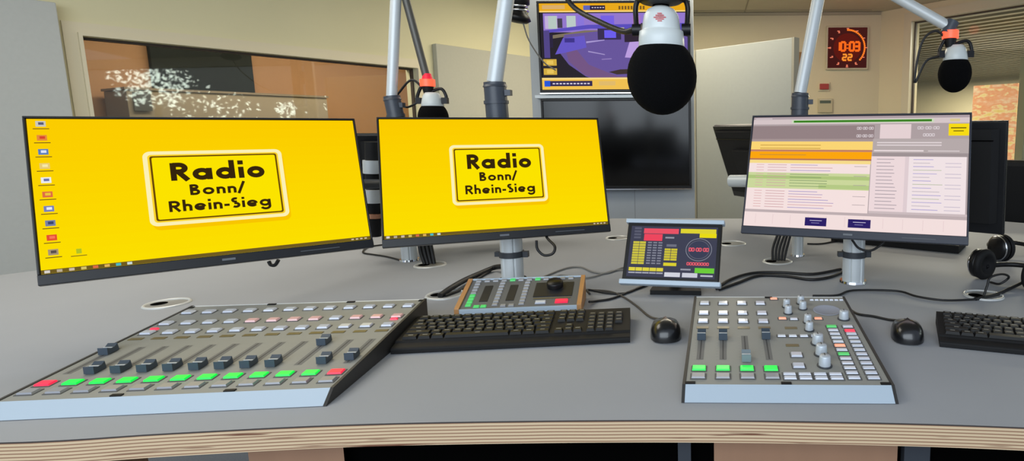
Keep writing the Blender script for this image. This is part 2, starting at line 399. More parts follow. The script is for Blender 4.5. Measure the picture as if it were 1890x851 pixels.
# mural panel: warm yellow and red, its brightness raised by added emission
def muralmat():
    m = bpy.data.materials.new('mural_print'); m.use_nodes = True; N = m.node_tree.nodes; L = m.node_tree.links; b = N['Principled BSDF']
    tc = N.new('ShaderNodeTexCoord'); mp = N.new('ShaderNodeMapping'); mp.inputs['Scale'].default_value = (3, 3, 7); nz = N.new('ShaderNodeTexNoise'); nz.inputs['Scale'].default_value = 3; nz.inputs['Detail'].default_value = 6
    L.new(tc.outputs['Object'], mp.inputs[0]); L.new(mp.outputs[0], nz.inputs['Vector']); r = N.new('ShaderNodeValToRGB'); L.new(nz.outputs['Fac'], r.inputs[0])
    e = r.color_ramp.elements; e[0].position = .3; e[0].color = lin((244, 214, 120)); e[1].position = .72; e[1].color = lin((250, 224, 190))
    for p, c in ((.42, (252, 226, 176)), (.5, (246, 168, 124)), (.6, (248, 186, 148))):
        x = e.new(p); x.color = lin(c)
    L.new(r.outputs[0], b.inputs['Base Color']); L.new(r.outputs[0], b.inputs['Emission Color']); b.inputs['Emission Strength'].default_value = .6; return m  # board is unlit itself; the glow is added to brighten it
W3s = lambda s, y, z: W3 @ Vector((s, y, z))
o = MB().box(.705, 1.125, .55, .58, E(-.75), E(.42), W3).build('mural_board', muralmat()); tag(o, 'warm yellow and red mottled board standing in the hall behind the right window', 'mural')
o = MB().box(1.13, 1.20, .56, .63, 0, E(.655), W3).build('pale_column', mat('pale_column_paint', (176, 178, 160), .6)); o.name = 'column'; tag(o, 'slim pale column behind the right window, right of the mottled board', 'column')
o = MB().box(1.23, 3.0, .60, .65, 0, E(.42), W3).build('grey_screen_wall', mat('grey_hall_board', (150, 156, 154), .6, noise=.15, nscale=4)); o.name = 'hall_partition'; tag(o, 'grey partition behind the right window at the right frame edge', 'partition')

# daylight tree outside, beyond the far right end (seen only as sparkling reflections)
leafm = mat('emissive_sunlit_leaves', (225, 235, 225), .6, emit=(225, 238, 240), es=15)  # strong emission stands in for sunlight on the leaves
def tree(cx, cy, cz, R, n, label):
    t = thing('garden_tree', label, 'tree', (cx, cy, 0))
    MB().cyl((0,0,0), (0,0,cz), .07, .04).build('trunk', mat('bark', (90, 76, 60), .9), t)
    l = MB()
    for k in range(n):
        a = random.uniform(0, 2*pi); b = random.uniform(-1, 1); rr = R*random.random()**.4
        p = Vector((cos(a)*(1-b*b)**.5*rr, sin(a)*(1-b*b)**.5*rr, cz+b*rr*.75))
        u = Vector((random.uniform(-1,1), random.uniform(-1,1), random.uniform(-1,1))).normalized(); v = u.orthogonal().normalized(); s_ = random.uniform(.008, .028)
        l.add([p-u*s_*1.8, p+v*s_, p+u*s_*1.8, p-v*s_], [(0,1,2,3)])
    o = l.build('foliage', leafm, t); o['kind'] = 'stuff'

# ================================================================== DESK
EDGE = [(-1.75, .80), (-1.35, .755), (-.962, .750), (-.748, .773), (-.524, .794), (-.284, .802), (-.039, .802), (.203, .793), (.435, .775), (.75, .735), (1.1, .67), (1.6, .55)]
BACK = [(2.1, .9), (2.3, 1.9), (1.2, 2.72), (.157, 2.765), (-.459, 2.795), (-1.15, 2.45), (-2.04, 1.785), (-2.105, 1.70), (-2.2, 1.2)]
def smooth(pts, sub=6):
    P = [Vector(p) for p in pts]; Q = []; E_ = [P[0]*2-P[1]]+P+[P[-1]*2-P[-2]]
    for i in range(1, len(E_)-2):
        a, b, c, d = E_[i-1:i+3]
        for k in range(sub):
            t = k/sub; Q.append(.5*((2*b)+(c-a)*t+(2*a-5*b+4*c-d)*t*t+(3*b-a-3*c+d)*t**3))
    return [tuple(q) for q in Q+[P[-1]]]
EDG = smooth(EDGE)
desk = thing('broadcast_desk', 'wide curved grey studio desk with a layered plywood front edge', 'desk', (0, 1.6, 0))
D0 = Matrix.Translation((0, -1.6, 0))
m = MB(); m.use(mat('linoleum_edge', (62, 56, 52), .6)); m.prism(EDG+BACK, DESK-.002, DESK, D0, caps=False); m.use(desk_m); n_ = len(EDG+BACK)
m.add([D0 @ Vector((x, y, DESK)) for x, y in EDG+BACK], [list(range(n_))]); m.add([D0 @ Vector((x, y, DESK-.002)) for x, y in EDG+BACK], [list(range(n_))[::-1]]); m.build('desk_surface', None, desk)
m = MB(); m.prism(EDG+BACK, DESK-.0345, DESK-.0022, D0); m.build('plywood_board', ply_m, desk)
# the two beech supports and the cabinet backs under it
m = MB(); m.box(.006, .290, .86, 1.35, .0, DESK-.036, D0); m.build('support_panel', woodp, desk)
m = MB(); m.prism([(-.715, .86), (-.567, .86), (-.59, .878), (-.715, .878)], 0, DESK-.036, D0); m.build('support_panel', woodp, desk)
m = MB(); m.box(-.70, .004, .881, 1.3, .12, DESK-.04, D0); m.build('equipment_bay', hole_m, desk)
m = MB(); m.box(.292, 1.3, .875, 1.3, .12, DESK-.04, D0); m.build('equipment_bay', hole_m, desk)
MB().box(-.05, -.03, .862, .8805, .80, .86, D0).build('handle', dkplastic, desk); MB().box(.30, .34, .858, .8745, .78, .87, D0).build('handle', dkplastic, desk)
m = MB(); m.box(-1.7, -1.62, 1.2, 1.6, 0, DESK-.036, D0).box(1.6, 1.68, 1.2, 2.0, 0, DESK-.036, D0).build('leg_panel', woodp, desk)

# ================================================================== DISPLAYS
YEL = (255, 214, 0)
def logo(p, cx, cz, k=1):
    # soft orange shadow, cream outline, dark inner line
    p.rrect(cx-.110*k, cz-.086*k, cx+.117*k, cz+.07*k, .012*k, (252, 200, 0))
    p.rrect(cx-.1145*k, cz-.0775*k, cx+.1145*k, cz+.0775*k, .012*k, (255, 244, 184))
    p.rrect(cx-.1075*k, cz-.0705*k, cx+.1075*k, cz+.0705*k, .006*k, (255, 214, 40))
    p.rrect(cx-.1045*k, cz-.0675*k, cx+.1045*k, cz+.0675*k, .004*k, (104, 70, 8))
    p.rrect(cx-.1015*k, cz-.0645*k, cx+.1015*k, cz+.0645*k, .003*k, (255, 230, 0))
    T = (54, 38, 14)
    write(p, 'Radio', cx-.076*k, cz+.0145*k, .156*k, .0375*k, .22, T, .09)
    write(p, 'Bonn/', cx-.049*k, cz-.0175*k, .091*k, .0225*k, .19, T, .10)
    write(p, 'Rhein-Sieg', cx-.084*k, cz-.0505*k, .168*k, .0225*k, .19, T, .09)
def grad(p, x0, z0, x1, z1, c0, c1, n=10):
    p.nl()
    for i in range(n):
        a = z0+(z1-z0)*i/n; b = z0+(z1-z0)*(i+1)/n; c = tuple(c0[j]+(c1[j]-c0[j])*i/(n-1) for j in range(3)); p.rect(x0, a, x1, b, c, True)
SX, SZT, SZB = .2652, .1550, -.1395
def screen_yellow(icons):
    p = Pic(); p.step = .0001
    grad(p, -SX, SZB, SX, SZT, (255, 226, 0), (255, 207, 0), 14)
    logo(p, 0.0005, .0098)
    p.rect(-SX, SZB, SX, SZB+.0075, (112, 92, 34)); p.nl()
    for k in range(8):
        p.rect(-.261+k*.0155, SZB+.0012, -.254+k*.0155, SZB+.0062, [(220,214,206),(190,176,150),(206,190,170),(214,196,110),(222,110,70),(226,180,90),(80,190,200),(206,220,214)][k], True)
    for k in range(4): p.rect(.226+k*.009, SZB+.002, .231+k*.009, SZB+.005, (214, 196, 170), True)
    if icons:
        cols = [(206,204,190),(232,140,60),(92,128,190),(236,206,120),(238,238,244),(226,110,70),(120,130,190),(120,130,170),(232,80,50),(170,150,120)]
        p.nl()
        for k in range(10):
            z = .1452-k*.0273; x = -.2476
            p.rect(x-.0065, z-.0055, x+.0065, z+.0055, cols[k], True)
            p.rect(x-.0105, z-.0105, x+.0105, z-.009, (96, 70, 30), True)
        p.nl()
        for k in range(10):
            z = .1452-k*.0273; x = -.2476; p.rect(x-.003, z-.002, x+.004, z+.003, [(90,90,120),(220,70,50),(220,230,250),(250,236,170),(110,120,180),(240,200,60),(230,236,250),(60,70,110),(250,120,90),(90,80,80)][k], True)
        p.rect(-.2185, -.1075, -.2115, -.0985, (180, 196, 40)); p.rect(-.226, -.1125, -.205, -.1110, (120, 100, 30))
    return p
def screen_rundown():
    p = Pic(); p.step = .00008; G = (150, 132, 134); Lg = (178, 164, 166); PK = (248, 228, 226); PK2 = (240, 220, 222)
    x0, x1 = -SX, SX
    p.rect(x0, SZB, x1, SZT, Lg)
    p.rect(x0, .1475, x1, SZT, (176, 160, 166))
    p.rect(x0, .135, x1, .1485, (216, 200, 202)); p.rect(-.26, .1497, -.215, .1515, (226, 214, 216))
    p.rect(-.162, .1375, .186, .1465, (206, 222, 190)); p.rect(-.157, .1392, .181, .1448, (58, 128, 34))
    p.rect(.222, .1385, .244, .1455, (220, 204, 150))
    p.rect(x0, .0945, .048, .1305, G); p.rect(.048, .0945, x1, .1335, (176, 162, 164))
    p.rect(.0615, .0955, .1345, .1325, (232, 212, 214))
    for a, b, z in ((.006, .045, .1225), (.006, .045, .1025), (.150, .198, .1225), (.163, .188, .1045)):
        write(p, '00:00:00' if b-a > .03 else '0000', a, z-.003, b-a, .006, .2, (222, 212, 216), .2)
    p.rect(.2195, .1025, .2645, .1325, (250, 222, 20)); p.rect(.2245, .1205, .2585, .1235, (120, 104, 20)); p.rect(.230, .113, .253, .1155, (120, 104, 20))
    p.rect(x0, .0885, .046, .0945, (168, 150, 150))
    p.rect(x0, .0655, .046, .0875, (254, 216, 118)); p.rect(x0, .0605, .046, .0655, (196, 130, 100))
    p.rect(x0, .0415, .045, .0602, (255, 168, 16)); p.rect(x0, .0375, .045, .0415, (186, 118, 84))
    p.rect(x0, .0285, .044, .0372, (250, 222, 140))
    p.rect(x0, -.0955, .043, .0285, PK)
    p.rect(x0, -.0385, .043, .0035, (206, 218, 158)); p.rect(x0, -.013, .043, -.004, (178, 200, 128)); p.rect(-.08, -.0365, .043, -.026, (184, 204, 136))
    # table rows
    p.nl(); rr = random.Random(2)
    for z in (.0765, .068, .0505): p.rect(-.24, z, -.12+rr.random()*.04, z+.0016, (188, 140, 60), True)
    zz = [.0235, .0165, .009, -.0015, -.009, -.0175, -.0245, -.032, -.046, -.053, -.060, -.067, -.074, -.081, -.088]
    for i, z in enumerate(zz):
        c = [(170,150,196), (214,164,164), (150,140,200)][i % 3] if z > .004 or z < -.04 else (120, 146, 100)
        p.rect(-.245, z, -.225, z+.0013, (220, 170, 170), True); p.rect(-.215, z, -.165, z+.0014, (206, 160, 164), True)
        p.rect(-.155, z, -.09+rr.random()*.05, z+.0014, c, True)
        if i % 3 == 0: p.rect(.005, z-.002, .036, z-.0008, (170, 156, 160), True)
    p.rect(.046, .0585, x1, .0945, (184, 172, 172)); p.nl()
    for z in (.083, .0765): p.rect(.056, z, .205, z+.003, (226, 214, 216), True)
    p.rect(.05, .062, .165, .0655, (238, 224, 226)); p.rect(.175, .0625, .245, .0645, (226, 214, 216))
    p.rect(.048, .049, x1, .058, (160, 148, 150))
    p.rect(.045, -.089, .124, .049, PK2); p.rect(.124, -.089, .133, .049, (226, 208, 212)); p.rect(.133, -.089, x1-.004, .049, (244, 230, 232)); p.nl()
    for k in range(15):
        z = .041-k*.0088
        p.rect(.058, z, .09+rr.random()*.02, z+.0014, (150, 140, 150), True)
        p.rect(.143, z, .18+rr.random()*.03, z+.0014, [(170,160,214),(190,180,190),(160,150,210),(180,190,160)][k % 4], True)
        if k % 3: p.rect(.215, z, .25, z+.0013, (190, 180, 200), True)
    p.rect(x0, -.1025, x1, -.0955, (192, 176, 178)); p.rect(.045, -.095, x1, -.089, (206, 190, 192))
    p.rect(x0, SZB, x1, -.1025, (246, 226, 224)); p.nl()
    for k in range(11): p.rect(-.235+k*.045, -.132, -.2342+k*.045, -.107, (226, 200, 202), True)
    for a in (-.107, -.0015): p.rect(a, -.1325, a+.0535, -.1115, (46, 34, 104))
    for a in (-.107, -.0015): p.rect(a+.012, -.1195, a+.042, -.1180, (206, 200, 226)); p.rect(a+.016, -.1255, a+.036, -.1243, (150, 144, 190))
    return p
MW, MH = .27, .16014
def monitor(label, loc, yaw, tilt, pic, bm=None, group=None):
    t = thing('monitor', label, 'monitor', loc, (-RAD(tilt), 0, RAD(yaw)), group)
    bm = bm or bez
    m = MB(); m.use(bm)
    m.box(-MW, MW, 0, .012, SZT+.0012, MH).box(-MW, MW, -.0015, .012, -MH, SZB-.0008).box(-MW, -SX-.001, 0, .012, SZB-.0008, SZT+.0012).box(SX+.001, MW, 0, .012, SZB-.0008, SZT+.0012)
    m.box(-MW+.002, MW-.002, .0065, .02, -MH+.002, MH-.002)
    bz = m.build('bezel', bm, t, bevel=.0012)
    # back housing: tapering shell with vent lip
    h = MB(); a = [(-.255, .02), (-.235, .036), (.235, .036), (.255, .02)]
    h.prism(a, -.125, .14); h.box(-.12, .12, .034, .058, -.10, .07); bh = h.build('back_housing', blk2, t, bevel=.004)
    h = MB(); h.box(-.24, .24, .0362, .0385, .108, .111).build('vent_line', glossblk, bh)
    if pic:
        pic.build('screen_image', None, t, loc=(0, .003, 0))
        # tiny maker mark
        MB().box(-.011, .011, -.0022, -.0016, -.1525, -.1480).build('badge', mat('badge_grey', (96, 100, 106), .5), bz)
        MB().box(.125, .20, -.0019, -.0016, -.1520, -.1500).build('printed_legend', mat('legend_dim', (70, 74, 80), .5), bz)
    else: MB().box(-SX, SX, .0035, .0064, SZB, SZT).build('screen', glossblk, t)
    return t
mon1 = monitor('monitor with yellow radio logo desktop and a column of icons, at the left', (-1.0357, 1.2562, E(-.11778)), 40.51, 17.61, screen_yellow(True))
mon2 = monitor('monitor with yellow radio logo and no icons, in the middle above the wood-cheeked controller', (-.5306, 1.5104, E(-.11376)), 23.53, 19.09, screen_yellow(False))
mon3 = monitor('monitor showing a pink and orange playlist table, on the right', (.3545, 1.4714, E(-.11088)), -19.70, 19.60, screen_rundown(), bezblue)

# monitors seen from behind, facing the other side of the desk: back towards us
for o_ in (mon1, mon2, mon3): o_['group'] = 'monitors facing the camera'
def rear(label, c, yaw, tilt): return monitor(label, c, yaw, tilt, None, None, 'monitors seen from behind')
rear('black monitor seen from behind, in the gap between the two yellow screens', (-.90, 2.06, E(-.155)), 205, 16)
rear('black monitor seen from behind with a silver bracket, left of the playlist screen', (.222, 2.33, E(-.125)), 122, 20)
rear('black monitor seen from behind, its edge showing right of the playlist screen', (.606, 1.80, E(-.135)), 144, 8)

# televisions
tvx0, tvx1 = -1.02, -.105
tcx = (tvx0+tvx1)/2; tw = (tvx1-tvx0)/2
def tv(label, z0, z1, pic):
    zc = (z0+z1)/2; hh = (z1-z0)/2
    t = thing('television', label, 'television', (tcx, 3.68, zc), group='two stacked televisions')
    m = MB(); b = .014; bb = .022
    m.box(-tw, tw, 0, .03, hh-b, hh).box(-tw, tw, 0, .03, -hh, -hh+bb).box(-tw, -tw+b, 0, .03, -hh+bb, hh-b).box(tw-b, tw, 0, .03, -hh+bb, hh-b).box(-tw+.01, tw-.01, .012, .05, -hh+.01, hh-.01)
    m.build('bezel', blk, t, bevel=.002)
    MB().box(-tw, tw, -.003, -.0002, -hh-.002, -hh+.004).build('chrome_lip', chrome, t)
    if pic: pic.build('screen_image', None, t, loc=(0, .008, 0))
    else: MB().box(-tw+b+.001, tw-b-.001, .006, .011, -hh+bb+.001, hh-b-.001).build('screen', glossblk, t)
    return t
zt0, zt1 = E(.229), E(.770)
def tvpic():
    p = Pic(); p.step = .0003; zc = (zt0+zt1)/2-EYE; X = lambda x: x-tcx; Z = lambda z: z-zc
    # map from photo-plane metres
    R_ = lambda a, b, c, d, col, same=False: p.rect(X(a), Z(b), X(c), Z(d), col, same)
    P_ = lambda pts, col: p.poly([(X(a), Z(b)) for a, b in pts], col)
    L, Rr, T, B = -1.004, -.121, .755, .252
    R_(L, B, Rr, T, (44, 40, 48))
    R_(-.985, .59, Rr, .70, (150, 122, 208))                        # lilac walls
    for a, b, c in ((-.975, -.90, (196, 178, 222)), (-.955, -.905, (186, 204, 196)), (-.845, -.79, (190, 206, 202)), (-.78, -.74, (140, 120, 220)), (-.64, -.56, (120, 100, 230)), (-.45, -.40, (168, 120, 200)), (-.33, -.2, (150, 112, 206))): R_(a, .61 if c[1] > 150 else .60, b, .685, c)
    R_(-.90, .615, -.87, .67, (72, 66, 84))
    P_([(-.985, .60), (-.72, .632), (Rr, .64), (Rr, .60), (-.70, .61), (-.985, .585)], (92, 80, 190))
    P_([(-.985, .565), (-.74, .60), (-.62, .60), (-.62, .585), (-.74, .582), (-.985, .545)], (128, 116, 96))
    P_([(-.90, .48), (-.86, .575), (-.60, .60), (-.25, .59), (Rr, .56), (Rr, .29), (-.60, .285), (-.74, .33), (-.84, .40)], (106, 88, 158))   # round table floor
    P_([(-.62, .29), (-.75, .34), (-.84, .42), (-.86, .50), (-.80, .50), (-.72, .40), (-.55, .33), (Rr, .33), (Rr, .285)], (118, 88, 134))
    P_([(-.92, .46), (-.87, .555), (-.74, .57), (-.73, .50), (-.86, .47)], (104, 90, 200))
    R_(-.985, .44, -.95, .60, (84, 72, 136)); R_(-.95, .50, -.93, .575, (46, 40, 66))
    R_(-.86, .53, -.80, .555, (66, 56, 140))
    R_(-.66, .545, -.52, .61, (60, 50, 84)); R_(-.62, .555, -.55, .60, (110, 96, 240)); R_(-.50, .53, -.36, .60, (52, 42, 56)); R_(-.56, .60, -.50, .615, (190, 184, 150))
    R_(-.47, .585, -.40, .60, (180, 178, 160)); R_(-.40, .58, -.36, .64, (48, 44, 60))
    P_([(-.50, .44), (-.47, .53), (-.38, .535), (-.41, .435)], (190, 160, 226))
    P_([(-.73, .535), (-.62, .545), (-.62, .54), (-.73, .525)], (172, 156, 214)); P_([(-.72, .48), (-.62, .46), (-.62, .455), (-.72, .473)], (168, 152, 206)); P_([(-.64, .432), (-.58, .436), (-.58, .430), (-.64, .427)], (150, 130, 190))
    P_([(-.60, .355), (-.53, .37), (-.45, .372), (-.45, .345), (-.55, .34)], (66, 54, 52)); R_(-.42, .37, -.3, .39, (50, 40, 70))
    for a in (.352, .406): R_(-.992, a-.012, -.912, a+.026, (214, 176, 70)); R_(-.972, a-.004, -.932, a+.018, (236, 200, 96))
    R_(L, .704, Rr, T, (236, 172, 30)); R_(L, .704, Rr, .712, (250, 216, 130)); R_(-.985, .722, -.85, .745, (222, 178, 110))
    R_(-.74, .716, -.70, .742, (96, 104, 190)); R_(-.70, .716, -.61, .742, (44, 36, 62)); p.nl()
    for k in range(5): R_(-.69+k*.016, .727, -.68+k*.016, .732, (226, 216, 230), True)
    for k in range(9): R_(-.53+k*.018, .718, -.519+k*.018, .738, (124, 92, 40), True)
    R_(L, B, Rr, .322, (244, 196, 84)); R_(L, .312, Rr, .322, (252, 222, 140)); R_(-.99, .270, -.955, .305, (40, 90, 220)); R_(-.955, .272, -.70, .303, (52, 44, 84)); p.nl()
    for k in range(11): R_(-.94+k*.021, .283, -.926+k*.021, .291, (214, 206, 224), True)
    R_(-.66, .275, -.56, .300, (228, 190, 110))
    return p
tv('upper television showing a yellow banner and a purple studio picture, above the dark one', zt0, zt1, tvpic())
tv('lower television with a dark glossy screen, under the lit one', E(-.358), E(.198), None)
t = thing('display_board', 'pale grey standing board that carries the two stacked televisions', 'board', (-.593, 3.80, 0))
bd = MB().box(-.505, .505, -.03, .03, .03, 2.45).build('board', mat('board_grey', (186, 192, 196), .6, noise=.02, nscale=4), t, bevel=.003)
MB().box(.12, .123, -.0308, -.0301, .03, 2.4).build('seam', mat('seam_grey', (140, 144, 146), .6), bd)
MB().box(-.45, -.35, -.2, .25, 0, .029).build('foot', blk2, t, bevel=.005); MB().box(.35, .45, -.2, .25, 0, .029).build('foot', blk2, t, bevel=.005)
MB().box(-.3, .3, -.069, -.0312, E(.45), E(.52)).build('bracket', blk2, t); MB().box(-.3, .3, -.069, -.0312, E(-.1), E(-.03)).build('bracket', blk2, t)
MB().box(-.465, .45, -.10, -.0312, E(.203), E(.221)).build('shelf_rail', alu, t)

# touch panel
tp = thing('touch_panel', 'small touch screen with silver bars and a button grid, between the middle and right monitors', 'touch screen', (-.0924, 1.4584, E(-.2996)), (-RAD(27.36), 0, RAD(-9.47)))
TW, TH = .1276, .0854
MB().box(-TW+.006, TW-.006, 0, .016, -TH+.004, TH-.004).build('housing', blk, tp, bevel=.002)
MB().box(-TW, TW, -.004, .018, TH-.011, TH).build('bar', alu2, tp, bevel=.002)
MB().box(-TW, TW, -.004, .018, -TH, -TH+.0125).build('bar', alu2, tp, bevel=.002)
p = Pic(); p.step = .00008
U = lambda u: -TW+2*TW*u
V = lambda y: TH-(y-82)/(668-82)*2*TH
def tr(u0, y0, u1, y1, c, same=False): p.rect(U(u0), V(y0), U(u1), V(y1), c, same)
tr(.065, 148, .94, 602, (66, 68, 86))
tr(.196, 168, .55, 214, (236, 84, 104)); tr(.203, 219, .39, 280, (240, 72, 96)); tr(.42, 242, .51, 256, (150, 152, 166))
tr(.57, 166, .925, 206, (226, 214, 52)); tr(.763, 206, .93, 243, (236, 222, 22)); p.nl()
for a in range(9):
    y = 288+a*23
    for k in range(2): tr(.10+k*.066, y, .162+k*.066, y+19, (206, 196, 70), True)
    for k in range(3): tr(.25+k*.053, y+3, .29+k*.053, y+15, (132, 134, 150), True)
for a in range(5):
    for k in range(2): tr(.425+k*.066, 346+a*22, .486+k*.066, 364+a*22, (208, 196, 60), True)
tr(.44, 308, .54, 330, (112, 114, 130), True)
for a in range(4): tr(.10, 160+a*28, .17, 178+a*28, (92, 94, 112), True)
tr(.425, 472, .555, 500, (222, 210, 50), True)
for k in range(5): tr(.083+k*.07, 520, .148+k*.07, 550, (224, 212, 70), True)
for k in range(5): tr(.083+k*.07, 560, .148+k*.07, 572, (170, 172, 186), True)
tr(.445, 556, .60, 594, (214, 216, 226), True); tr(.62, 556, .77, 594, (206, 208, 220), True); tr(.80, 570, .92, 584, (190, 194, 206), True)
tr(.74, 510, .93, 554, (110, 206, 60), True); tr(.60, 520, .70, 534, (150, 152, 166), True)
ccx, ccz = U(.765), V(350)
p.ell(ccx, ccz, .033, .0292, (150, 154, 168), 40); p.ell(ccx, ccz, .0318, .028, (66, 68, 86), 40); p.ell(ccx, ccz, .027, .0235, (118, 120, 136), 40); p.ell(ccx, ccz, .0262, .0227, (62, 66, 88), 40)
write(p, '00:00:00', ccx-.024, ccz-.004, .048, .008, .24, (238, 96, 112), .2)
write(p, '00000000', ccx-.027, V(486), .054, .006, .26, (238, 96, 112), .2)
p.build('screen_image', None, tp, loc=(0, -.0006, 0))
MB().box(-.02, .02, .018, .05, -.03, .03).build('hinge', dkplastic, tp)
# foot in world upright position: build relative by inverse rotation
Minv = (Matrix.Translation(tp.location) @ tp.rotation_euler.to_matrix().to_4x4()).inverted()
f = MB(); base = Vector((-.085, 1.515, DESK))
f.prism([(base.x-.065, base.y-.055), (base.x+.065, base.y-.065), (base.x+.06, base.y+.05), (base.x-.055, base.y+.055)], DESK+.0005, DESK+.012, Minv)
f.build('foot', blk2, tp, bevel=.002)
f = MB(); a = Minv @ Vector((-.085, 1.51, DESK+.012)); b = Minv @ Vector((-.086, 1.497, E(-.29))); f.cyl(a, b, .014, .012); f.build('stem', dkplastic, tp)

# ================================================================== POLES, ARMS, MICROPHONES
def pole(name, label, x, y, h, r=.029, clamp=None, cat='stand', fl=True):
    t = thing(name, label, cat, (x, y, DESK), group='silver poles on the desk')
    m = MB(); n = 48; pts = []
    for i in range(n):      # extruded profile with grooves
        a = 2*pi*i/n; rr = r*(.90 if fl and i % 8 == 0 else 1); pts.append((rr*cos(a), rr*sin(a)))
    m.prism(pts, .006, h, smooth=False); pc_ = m.build('column', alu, t)
    MB().cyl((0,0,.0005), (0,0,.006), r*1.28, r*1.22, 40).build('base_ring', chrome, t)
    if clamp:
        m = MB().cyl((0,0,clamp-.008), (0,0,clamp+.008), r*1.12, n=32)
        m.box(r*.9, r*1.55, -.008, .008, clamp-.009, clamp+.007).box(-r*1.5, -r*.9, -.008, .008, clamp-.007, clamp+.006)
        m.build('clamp', dkplastic, pc_)
    return t
def local(t, P): return Vector(P)-t.location
pB = pole('boom_stand', 'thick silver pole and boom arm that also holds the middle yellow monitor', -.548, 1.620, .44, .030, .075)
p3 = pole('monitor_pole', 'thick silver pole under the playlist monitor, with a black clamp ring', .392, 1.578, .33, .029, .078)
pA = pole('boom_stand', 'silver pole and folded boom arm behind the gap between the yellow screens', -.969, 1.885, .40, .024)
pC = pole('boom_stand', 'thinner silver pole and boom arm behind the playlist screen, reaching to the right', .292, 1.925, .43, .019)
# monitor brackets
def bracket(t, z0, target, name='bracket'):
    m = MB(); a = Vector((0, 0, z0)); b = local(t, target)
    m.tube([a, b], .014, smooth=False); m.cyl(a-Vector((0,0,.025)), a+Vector((0,0,.025)), .034); m.build(name, dkplastic if t is not pC else alu2, t)
bracket(pB, .29, (-.553, 1.572, E(-.115)))
bracket(p3, .30, (.372, 1.527, E(-.115)))
bracket(pA, .25, (-1.078, 1.309, E(-.118)))
bracket(pC, .27, (.14, 2.28, E(-.20)))
m = MB(); q = local(pA, (-.86, 2.0, E(-.13))); m.box(-.03+q.x, .10+q.x, q.y-.05, q.y-.02, q.z-.03, q.z+.03); m.box(-.02+q.x, .08+q.x, q.y-.05, q.y-.02, q.z-.14, q.z-.10); m.build('silver_bracket', alu2, pA)
g0 = local(pA, at(686, 262, 1.84)); g1 = local(pA, at(691, 436, 1.84)); g2 = Vector((.0, 0, g1.z+.14)); MB().tube([g0, g1], .020, 16, smooth=False).build('vertical_rail', blk2, pA); MB().tube([g0+(g1-g0)*.8, Vector((0, 0, (g0+(g1-g0)*.8).z))], .012, smooth=False).build('cross_rail', blk2, pA)
for y_ in (296, 350): MB().cyl(local(pA, at(687+(y_-296)*.03, y_, 1.835)), local(pA, at(687.7+(y_-296)*.03, y_+24, 1.835)), .0265, n=28).build('silver_sleeve', alu, pA)
MB().cyl(local(pA, at(689, 394, 1.835)), local(pA, at(689, 402, 1.835)), .0235, n=28).build('copper_band', mat('copper', (196, 140, 110), .4, .4), pA)
qa = local(pC, at(1349, 334, 2.20)); qb = local(pC, at(1400, 334, 2.12)); MB().cyl(qa, qb, .0225, n=28).build('silver_bracket', alu, pC)
def collar(t, P0, P1, r):
    a = local(t, P0); b = local(t, P1); d = (b-a).normalized(); m = MB()
    m.cyl(a, b, r*1.02, r, 28); m.cyl(a+(b-a)*.45, a+(b-a)*.53, r*1.12, n=28); m.cyl(b-d*.012, b, r*1.1, r*.9, 28)
    m.box(b.x+r*.8, b.x+r*1.5, b.y-.01, b.y+.01, b.z-.035, b.z-.02)
    m.build('collar', collar_m, t)
def arm(t, name, P, r, m_):
    MB().tube([local(t, q) for q in P], r, 20, smooth=False).build(name, m_, t)
def swivel(t, P, r):
    q = local(t, P); MB().cyl(q-Vector((0, r*1.1, 0)), q+Vector((0, r*1.1, 0)), r, n=28).build('elbow_joint', dkplastic, t)
# boom arm A (left)
cA0 = Vector((-.9715, 1.885, E(-.02))); cA1 = Vector((-.985, 1.885, E(.112)))
bA = pA
collar(bA, (-.969, 1.885, DESK+.402), cA1, .024)
elA = Vector((-.945, 1.90, E(.50)))
arm(bA, 'lower_tube', [cA1, elA], .0155, alu); swivel(bA, elA, .026)
lA = at(787, 142, 1.93); arm(bA, 'upper_tube', [elA, lA], .0115, armdk)
# boom arm B (middle)
bB = pB
cB1 = at(913, 152, 1.62); collar(bB, at(919, 224, 1.62), cB1, .0285)
elB = at(990, -400, 1.64); arm(bB, 'lower_tube', [cB1, elB], .0205, alu); swivel(bB, elB, .03)
mB = at(1222, -26, .89); arm(bB, 'upper_tube', [elB, mB], .014, armdk)
# boom arm C/D (right)
bC = pC
cC1 = at(1477, 172, 1.925); collar(bC, (.292, 1.925, DESK+.433), cC1, .0265)
elC = at(1525, -79, 1.95); arm(bC, 'lower_tube', [cC1, elC], .0195, alu); swivel(bC, elC, .03)
lD = at(1752, 50, 1.76); arm(bC, 'upper_tube', [elC, lD], .0155, alu)
MB().cyl(local(bC, lD)-Vector((.006, 0, .018)), local(bC, lD)+Vector((.01, 0, .016)), .018).build('end_joint', collar_m, bC)

